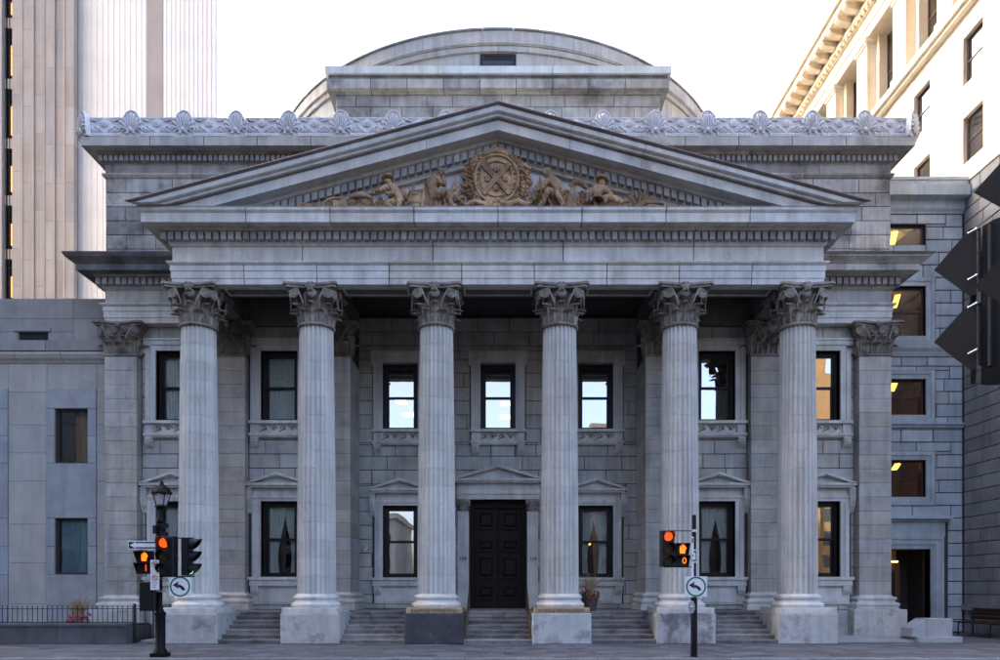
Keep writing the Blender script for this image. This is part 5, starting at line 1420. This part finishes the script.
def tunnel(x, y, z, r, L, mat, parent):
    """cut-away visor over a round lens facing -Y"""
    rows = []
    for (yy, sc) in ((y, 1), (y - L, 1.0)):
        rows.append([(x + r * math.cos(R(-35 + 250 * k / 18)), yy if yy == y else y - L * (1 - .55 * (abs(k - 9) / 9) ** 2), z + r * math.sin(R(-35 + 250 * k / 18))) for k in range(19)])
    m = MB().quadgrid(rows); m.quadgrid([[(x + (p[0] - x) * .96, p[1], z + (p[2] - z) * .96) for p in r] for r in rows])
    return put('visor', m, mat, parent, True)
def signal3(x, y, ztop, w, h, label, lit=0, face='front'):
    s = h / 3
    t = thing('traffic_signal', (x, y, ztop - h), label, 'traffic light', 'traffic lights')
    if face == 'front':
        put('housing', MB().slab(x - w / 2, x + w / 2, y - .12, y + .10, ztop - h, ztop, .02), 'signal_black', t)
        for k, mt in enumerate(('red_lens', 'amber_off', 'green_off')):
            zc2 = ztop - s * (k + .5)
            disc(x, y - .121, zc2, s * .37, mt, 'lens', t, d=.015)
            tunnel(x, y - .12, zc2, s * .44, .22, 'signal_black', t)
    return t
signal3(sx(169), YPO - .12, sz(537), .42, sz(537) - sz(576), 'three-lens traffic signal showing red on the black lamp post')
# signal turned to the right, seen from its side
xs_ = sx(187.3); zt, zb = sz(538.5), sz(575.5); s3 = (zt - zb) / 3
TR = thing('traffic_signal', (xs_, YPO, zb), 'traffic signal turned side-on on the lamp post, its green lens glowing', 'traffic light', 'traffic lights')
put('housing', MB().box(xs_ - .07, xs_ + .07, YPO - .16, YPO + .16, zb, zt).box(xs_ - .10, xs_ - .072, YPO - .1, YPO + .1, zt - .28, zt - .18).box(xs_ - .10, xs_ - .072, YPO - .1, YPO + .1, zb + .14, zb + .24), 'signal_black', TR)
for k, mt in enumerate(('amber_off', 'amber_off', 'green_lens')):
    zc2 = zt - s3 * (k + .5); r = s3 * .46
    m = MB(); rows = []
    for q in (0, 1):
        rows.append([(xs_ + .07 + (0 if q == 0 else .27 * (1 - .80 * (abs(j - 9) / 9) ** 1.4)), YPO + r * math.cos(R(-50 + 280 * j / 18)), zc2 + r * math.sin(R(-50 + 280 * j / 18))) for j in range(19)])
    m.quadgrid(rows); m.quadgrid([[(p[0], YPO + (p[1] - YPO) * .95, zc2 + (p[2] - zc2) * .95) for p in rw2] for rw2 in rows])
    put('visor', m, 'signal_black', TR, True)
    put('lens', MB().ball((xs_ + .075, YPO, zc2), .05 if k == 2 else .03, r * .86, r * .86, 12, 8), mt, TR, True)
def hand(x, y, z, h):
    P = [(-.30, -.5), (.26, -.5), (.30, -.12), (.44, .08), (.36, .16), (.26, .06), (.26, .36), (.17, .38), (.13, .08), (.11, .08), (.10, .48), (.0, .5), (-.02, .08), (-.04, .08), (-.07, .46), (-.17, .44), (-.17, .06), (-.19, .06), (-.24, .32), (-.33, .30), (-.33, -.2)]
    bm = bmesh.new(); vsx = [bm.verts.new((x + a * h, y, z + b * h)) for a, b in P]; bm.faces.new(vsx); bmesh.ops.triangulate(bm, faces=bm.faces[:])
    mb = MB().add([tuple(v.co) for v in bm.verts], [tuple(v.index for v in f.verts) for f in bm.faces] if not bm.verts.index_update() else []); bm.free(); return mb
def pedsignal(u0, u1, v0, v1, label, digit, ang=0, y=YPO):
    x0, x1, z0, z1 = sx(u0, y), sx(u1, y), sz(v1, y), sz(v0, y); xc, zc2 = (x0 + x1) / 2, (z0 + z1) / 2
    t = thing('pedestrian_signal', (xc, y, z0), label, 'pedestrian signal', 'pedestrian signals')
    put('housing', MB().box(x0, x1, y - .02, y + .14, z0, z1), 'signal_black', t)
    for (a, b) in ((zc2 + .012, z1 - .01), (z0 + .01, zc2 - .012)):              # square hoods, one per section
        m = MB()
        for s in (-1, 1):
            xx = xc + s * (x1 - x0) / 2 * .96
            m.ring_loft([[(xx - .006, y - .02, a), (xx - .006, y - .02, b), (xx - .006, y - .19, b)], [(xx + .006, y - .02, a), (xx + .006, y - .02, b), (xx + .006, y - .19, b)]])
        m.box(x0 + .012, x1 - .012, y - .19, y - .02, b - .012, b)
        put('hood', m, 'signal_black', t)
    hh = (z1 - zc2) * .76
    put('hand_symbol', hand(xc + .01, y - .024, (zc2 + z1) / 2, hh), 'orange_led', t)
    me = text_mesh(digit, .22, .003, 'orange_led' if digit == '0' else 'red_led'); link('countdown_digit', me, None, t, (xc + .05, y - .024, (zc2 + z0) / 2))
    return t
pedsignal(137, 151.5, 551, 574, 'pedestrian signal with orange hand beside the lamp post, partly behind a parking sign', '1')
def sign_plate(name, u0, u1, v0, v1, y, label, cat='sign', grp=None, mat='sign_white'):
    x0, x1, z0, z1 = sx(u0, y), sx(u1, y), sz(v1, y), sz(v0, y)
    t = thing(name, ((x0 + x1) / 2, y, z0), label, cat, grp)
    put('plate', MB().slab(x0, x1, y - .006, y + .004, z0, z1, .002), mat, t)
    return t, (x0 + x1) / 2, (z0 + z1) / 2, x1 - x0, z1 - z0
def flatpoly(pts, y, mat, name, parent):
    bm = bmesh.new(); [bm.verts.new((a, y, b)) for a, b in pts]; bm.verts.ensure_lookup_table(); bm.faces.new(bm.verts[:]); bmesh.ops.triangulate(bm, faces=bm.faces[:]); bm.verts.index_update()
    mb = MB().add([tuple(v.co) for v in bm.verts], [tuple(v.index for v in f.verts) for f in bm.faces]); bm.free()
    return put(name, mb, mat, parent)
ys = YPO - .20
t, xc, zc_, w, h = sign_plate('one_way_sign', 128, 158.5, 541, 549.5, ys, 'white bordered black one-way sign with a left-pointing arrow', 'sign')
put('black_field', MB().box(xc - w / 2 + .02, xc + w / 2 - .02, ys - .008, ys - .0065, zc_ - h / 2 + .02, zc_ + h / 2 - .02), 'sign_black', t)
flatpoly([(xc - .31, zc_), (xc - .17, zc_ + .075), (xc - .17, zc_ + .045), (xc + .30, zc_ + .045), (xc + .30, zc_ - .045), (xc - .17, zc_ - .045), (xc - .17, zc_ - .075)], ys - .0095, 'sign_white', 'arrow', t)
def left_turn(u0, u1, v0, v1, y, label):
    t, xc, zc_, w, h = sign_plate('turn_sign', u0, u1, v0, v1, y, label, 'sign', 'left turn signs')
    annulus(xc, y - .0065, zc_, w * .385, w * .455, 'sign_green', 'green_ring', t)
    k = w / .5; pts = []
    for i in range(9):
        a = R(8 + 74 * i / 8); pts.append((xc - .07 * k + .19 * k * math.cos(a), zc_ - .10 * k + .15 * k * math.sin(a)))
    inn = []
    for i in range(9):
        a = R(8 + 74 * i / 8); inn.append((xc - .07 * k + .12 * k * math.cos(a), zc_ - .10 * k + .09 * k * math.sin(a)))
    flatpoly(pts + list(reversed(inn)), y - .0098, 'sign_black', 'arrow', t)
    flatpoly([(xc - .165 * k, zc_ + .035 * k), (xc - .03 * k, zc_ + .115 * k), (xc - .055 * k, zc_ + .02 * k), (xc - .03 * k, zc_ - .05 * k)], y - .0100, 'sign_black', 'arrow_head', t)
left_turn(169, 191.3, 577.3, 596, ys, 'square white sign with green ring and left-turn arrow on the lamp post')
t, xc, zc_, w, h = sign_plate('parking_sign', 150.5, 159.3, 560, 590, YPO - .24, 'narrow white parking restriction sign with two red circles on the lamp post', 'sign')
yq = YPO - .24
for dz in (h * .36, -h * .10):
    annulus(xc, yq - .0066, zc_ + dz, .052, .070, 'sign_red', 'red_circle', t)
    put('bar', MB().box(-.055, .055, 0, .001, -.008, .008).xf(Matrix.Translation((xc, yq - .0085, zc_ + dz)) @ Matrix.Rotation(R(45), 4, 'Y')), 'sign_red', t)
disc(xc, yq - .0066, zc_ + h * .36, .028, 'sign_black', 'black_dot', t, d=.001)
link('letter', text_mesh('P', .085, .0005, 'sign_black'), None, t, (xc, yq - .0072, zc_ - h * .10))
for k in range(3): put('text_line', MB().box(xc - .07, xc + .07 - .02 * k, yq - .0075, yq - .0065, zc_ - h * (.27 + .07 * k), zc_ - h * (.27 + .07 * k) + .012), 'signal_grey', t)

# --- right signal pole
rp = sx(694)
RP = thing('signal_pole', (rp, YPO, 0), 'slim black steel pole carrying a traffic signal in front of the right columns', 'pole')
put('post', MB().lathe([(.085, 0), (.085, .03), (.075, .04), (.075, 1.35), (.05, 1.40), (.05, sz(516)), (.04, sz(515))], 14, (rp, YPO)), 'black_paint', RP, True)
put('bracket_arm', MB().tube([(rp, YPO, sz(531)), (sx(661), YPO, sz(531))], .012, 6).tube([(rp, YPO, sz(567)), (sx(664), YPO, sz(567))], .016, 6), 'black_paint', RP)
put('band', MB().lathe([(.055, sz(532)), (.055, sz(529.5))], 12, (rp, YPO)).lathe([(.055, sz(551)), (.055, sz(549.5))], 12, (rp, YPO)).lathe([(.055, sz(563)), (.055, sz(561.5))], 12, (rp, YPO)), 'steel', RP)
put('meter_tag', MB().box(rp - .085, rp - .03, YPO - .09, YPO - .07, sz(577), sz(537)).box(rp - .09, rp - .0, YPO - .13, YPO - .09, sz(560), sz(553)), 'sign_white', RP)
put('tag_dot', MB().box(rp - .075, rp - .04, YPO - .094, YPO - .0905, sz(543), sz(538.5)).box(rp - .07, rp - .045, YPO - .134, YPO - .1305, sz(557), sz(555)), 'sign_red', RP)
signal3(sx(666.4), YPO - .05, sz(531), .305, sz(531) - sz(567), 'three-lens traffic signal glowing red on the slim pole by the right columns')
pedsignal(675.5, 688.5, 543, 567, 'pedestrian signal with orange hand and countdown zero on the slim pole', '0')
left_turn(685, 707, 576.5, 597, YPO - .11, 'square white sign with green ring and left-turn arrow on the slim pole')
t = thing('push_button', (sx(690.5), YPO - .09, sz(613)), 'small pale oval crossing button plate on the slim pole', 'push button')
put('plate', MB().poly([(sx(690.5) + .075 * math.cos(k * math.pi / 10), sz(607) + .15 * math.sin(k * math.pi / 10)) for k in range(20)], YPO - .10, YPO - .075), 'lead_flash', t)
put('button', MB().ball((sx(690.5), YPO - .10, sz(607)), .03, n=10, m=6), 'steel', t, True)
# --- near signal heads at the right edge, on their own pole
def diamond_head(name, u, y, zc_list, half, dep, label, mat, hw):
    """pedestrian head turned edge-on to the crossing: box housing behind a door with triangular side shades"""
    xb = PX(u, y); z0, z1 = min(zc_list) - half * 1.08, max(zc_list) + half * 1.08
    t = thing(name, (xb, y, z0), label, 'pedestrian signal', None)
    m = MB().ring_loft([[(xb + .045, yy, z0 + .01), (xb + .045, yy, z1 - .02), (xb + .09, yy, z1), (xb + .26, yy, z1 + .02), (xb + .30, yy, z1 - .03), (xb + .30, yy, z0 + .03), (xb + .26, yy, z0 - .01), (xb + .09, yy, z0)] for yy in (y + .0, y + .02, y + 2 * hw)])
    put('housing', m, 'signal_black', t)
    put('housing_rib', MB().tube([(xb + .075, y - .002, z0 + .02), (xb + .075, y - .002, z1 - .02)], .011, 8), 'signal_grey', t, True)
    for zc2 in zc_list:
        put('door', MB().box(xb, xb + .022, y, y + 2 * hw, zc2 - half * .97, zc2 + half * .97), mat, t)
        put('lens', MB().box(xb - .004, xb - .001, y + .04, y + 2 * hw - .04, zc2 - half * .8, zc2 + half * .8), 'dark_glass', t)
        for yy in (y,):
            put('side_shade', MB().poly([(xb - .001, zc2 - half), (xb - .001, zc2 + half), (xb - dep, zc2)], yy, yy + .006), mat, t)
        for dz in (half * .86, -half * .48):
            p = MB().tube([(xb - .008, y - .012, zc2 + dz - .006), (xb + .006, y - .012, zc2 + dz), (xb + .020, y - .011, zc2 + dz + .006)], .0045, 6).ball((xb + .022, y - .011, zc2 + dz + .006), .0075, n=7, m=4).ball((xb - .009, y - .012, zc2 + dz - .007), .006, n=7, m=4)
            put('latch', p, 'steel', t, True)
        put('hinge_pin', MB().cyl((xb + .033, y - .006, zc2 - half * .9), (xb + .033, y - .006, zc2 + half * .9), .006, 8), 'black_paint', t, True)
    t.rotation_euler = (0, 0, -math.atan2(xb, y) + R(.6))
    return t
yA = 3.35
diamond_head('pedestrian_signal', 971, yA, [PZ(262, yA), PZ(336, yA)], 34.5 * yA / FPX, .150, 'dark two-section pedestrian signal with triangular side shades, seen edge-on before the granite wall', 'signal_grey', .15)
yB = 2.40
diamond_head('pedestrian_signal', 1032, yB, [PZ(176, yB), PZ(274, yB)], .165, .165, 'black signal head whose pointed shades reach in beside the dark pedestrian signal', 'signal_black', .15)
NP = thing('signal_pole', (2.95, 2.95, 0), 'black round pole holding the near pedestrian signals', 'pole')
put('post', MB().lathe([(.16, -.13), (.16, -.08), (.07, -.04), (.07, 4.2), (.02, 4.24)], 14, (2.95, 2.95)), 'black_paint', NP, True)
put('bracket_arm', MB().tube([(2.95, 2.95, 3.2), (2.62, 3.3, 3.2)], .025, 8).tube([(2.95, 2.95, 2.75), (2.62, 3.3, 2.75)], .025, 8).tube([(2.95, 2.95, 3.05), (2.22, 2.57, 3.05)], .025, 8).tube([(2.95, 2.95, 2.7), (2.22, 2.57, 2.7)], .025, 8), 'black_paint', NP)

# --- planter wall with railing, flowers
YP = 19.85
PLW = thing('planter_wall', (-15, YP, 0), 'low dark granite planter wall along the pavement left of the bank', 'planter')
xe = PX(126, YP)
put('planter_core', MB().box(-24, xe - .03, YP + .04, YP + 1.5, 0, .50), 'joint', PLW)
x = xe
k = 0
while x > -22:
    w = 1.95; put('granite_panel', MB().slab(x - w + .004, x - .004, YP, YP + .25, .0, .50, .008), 'planter_granite', PLW); x -= w
put('granite_panel', MB().box(xe - .029, xe, YP + .252, YP + 1.5, 0, .5), 'planter_granite', PLW)
x = xe
while x > -22:
    put('coping', MB().slab(x - 2.6 + .004, x + .02 * (x == xe) - .004, YP - .03, YP + .28, .502, .585, .01), 'planter_granite', PLW); x -= 2.6
put('soil_bed', MB().box(-23.5, xe - .05, YP + .29, YP + 1.48, .40, .54), 'soil', PLW)
FE = thing('iron_railing', (-12, YP + .5, 0), 'low black iron railing with thin bars standing behind the granite planter', 'railing')
yf2 = YP + .40; bar = cached('bar', lambda: MB().tube([(0, 0, 0), (0, 0, .52)], .011, 5).ball((0, 0, .52), .02, n=5, m=3), 'iron')
x = xe - .02; k = 0
while x > -15.2:
    link('bar', bar, None, FE, (x, yf2, .54)); x -= .145
put('rail', MB().box(-15.3, xe, yf2 - .012, yf2 + .012, .60, .62).box(-15.3, xe, yf2 - .012, yf2 + .012, .985, 1.005), 'iron', FE)
# stair railing turning back towards the bank
FG = thing('stair_railing', (-10.2, 21, 0), 'taller black iron gate railing between planter wall and corner pilaster', 'railing')
bar2 = cached('bar_tall', lambda: MB().tube([(0, 0, 0), (0, 0, 1.05)], .012, 5).ball((0, 0, 1.05), .02, n=5, m=3), 'iron')
for k in range(9): link('bar', bar2, None, FG, (xe + .05, YP + .45 + k * .26, .02))
for k in range(5): link('bar', bar2, None, FG, (xe + .22 + k * .16, YP + 1.1, .02))
put('rail', MB().box(xe + .04, xe + .06, YP + .4, YP + 2.6, .12, .14).box(xe + .04, xe + .06, YP + .4, YP + 2.6, .98, 1.0).box(xe + .08, xe + .95, YP + 1.09, YP + 1.11, .12, .14).box(xe + .08, xe + .95, YP + 1.09, YP + 1.11, .98, 1.0), 'iron', FG)
put('post', MB().box(xe + .93, xe + .98, YP + 1.075, YP + 1.125, 0, 1.15).box(xe + .02, xe + .08, YP + .36, YP + .40, 0, 1.15), 'iron', FG)

def plant(name, x, y, z, label, pot, grass, flower, hgt, wid, seed, fm, gm='leaf_green'):
    rn = random.Random(seed)
    t = thing(name, (x, y, z), label, 'plant')
    if pot: put('pot', MB().lathe([(.17, z), (.20, z + .06), (.25, z + .38), (.28, z + .42), (.27, z + .45), (.22, z + .44), (.20, z + .40)], 18, (x, y)), 'clay_pot', t, True); z += .38
    m = MB()
    for k in range(260):
        a = rn.uniform(0, 6.28); r = wid * math.sqrt(rn.random()); h = rn.uniform(.0, .30)
        p = Vector((x + r * math.cos(a), y + r * math.sin(a) * .8, z + h * (1.2 - .6 * r / wid) - .10 * (r / wid))); L = rn.uniform(.06, .13); b = rn.uniform(0, 6.28); e = rn.uniform(-.6, .8)
        d = Vector((math.cos(b), math.sin(b), e)).normalized(); sd = d.cross(Vector((0, 0, 1))).normalized() * L * .28
        m.add([p, p + d * L * .5 + sd, p + d * L, p + d * L * .5 - sd], [(0, 1, 2, 3)])
    put('foliage', m, gm, t)
    m = MB()
    for k in range(grass):
        a = rn.uniform(0, 6.28); lean = rn.uniform(.1, .55); L = hgt * rn.uniform(.6, 1.05)
        dx, dy = math.cos(a) * lean, math.sin(a) * lean * .7
        b0 = Vector((x + rn.uniform(-.08, .08), y + rn.uniform(-.06, .06), z + .05)); rows = []
        for j in range(6):
            s = j / 5; wv = .018 * (1 - s * .85)
            c = b0 + Vector((dx * L * s * s * 1.3, dy * L * s * s, L * (s - .18 * s * s * lean * 2)))
            rows.append([(c.x - wv, c.y, c.z), (c.x + wv, c.y + .003, c.z)])
        m.quadgrid(rows)
    put('grass_plume', m, 'grass_dry', t)
    m = MB()
    for k in range(flower):
        a = rn.uniform(0, 6.28); r = wid * rn.uniform(.35, 1.05)
        c = Vector((x + r * math.cos(a), y + r * math.sin(a) * .8 - .05, z + rn.uniform(.0, .30)))
        for q in range(5):
            an = q * 1.257 + rn.random(); m.ball((c.x + .022 * math.cos(an), c.y - .01, c.z + .022 * math.sin(an)), .022, .014, .022, 5, 3)
    put('flowers', m, fm, t)
    return t
plant('flower_planter', PX(79, 20.6), 20.6, .53, 'clump of dry ornamental grass and pink flowers behind the iron railing', False, 130, 34, .85, .36, 5, 'flower_pink')
plant('potted_plant', PX(590, 21.95), 21.95, FLOOR, 'potted plant with red grass and trailing green leaves beside the porch column', True, 110, 34, .80, .30, 8, 'flower_red', 'leaf_green')

# --- granite wedge and bench at the right
yw0 = 20.5
GW = thing('granite_cheek', (12.95, yw0, 0), 'pale granite wedge block with sloped side on a low base by the side entrance', 'stone block')
put('base', MB().slab(PX(916, yw0), PX(960, yw0), yw0 - .12, yw0 + .8, .0, .17, .01), 'block_granite', GW)
a, b = PX(927, yw0), PX(952.5, yw0)
put('block', MB().ring_loft([[(a, yy, .172), (b, yy, .172), (b, yy, zz), (a, yy, zz)] for yy, zz in ((yw0, .69), (yw0 + .02, .70), (yw0 + .6, .70))]), 'block_granite', GW)
put('side_wedge', MB().ring_loft([[(a - .45, yy, .172), (a - .004, yy, .172), (a - .004, yy, .68), (a - .40, yy, .42)] for yy in (yw0 + .02, yw0 + .6)]), 'block_granite', GW)
BN = thing('bench', (16.0, 23.3, 0), 'dark brown wooden bench in the shade against the rusticated wall', 'bench')
for k in range(4): put('seat_slat', MB().box(15.55 + k * .14, 15.67 + k * .14, 22.0, 23.95, .44, .475), 'bench_wood', BN)
for k in range(3): put('back_slat', MB().box(16.16 + k * .035, 16.19 + k * .035, 22.0, 23.95, .55 + k * .13, .66 + k * .13), 'bench_wood', BN)
for y in (22.2, 23.75):
    put('leg', MB().tube([(15.6, y, .02), (15.62, y, .43), (16.1, y, .43), (16.12, y, .02)], .025, 6).tube([(16.1, y, .43), (16.24, y, .93)], .025, 6), 'iron', BN)
flush_pools()
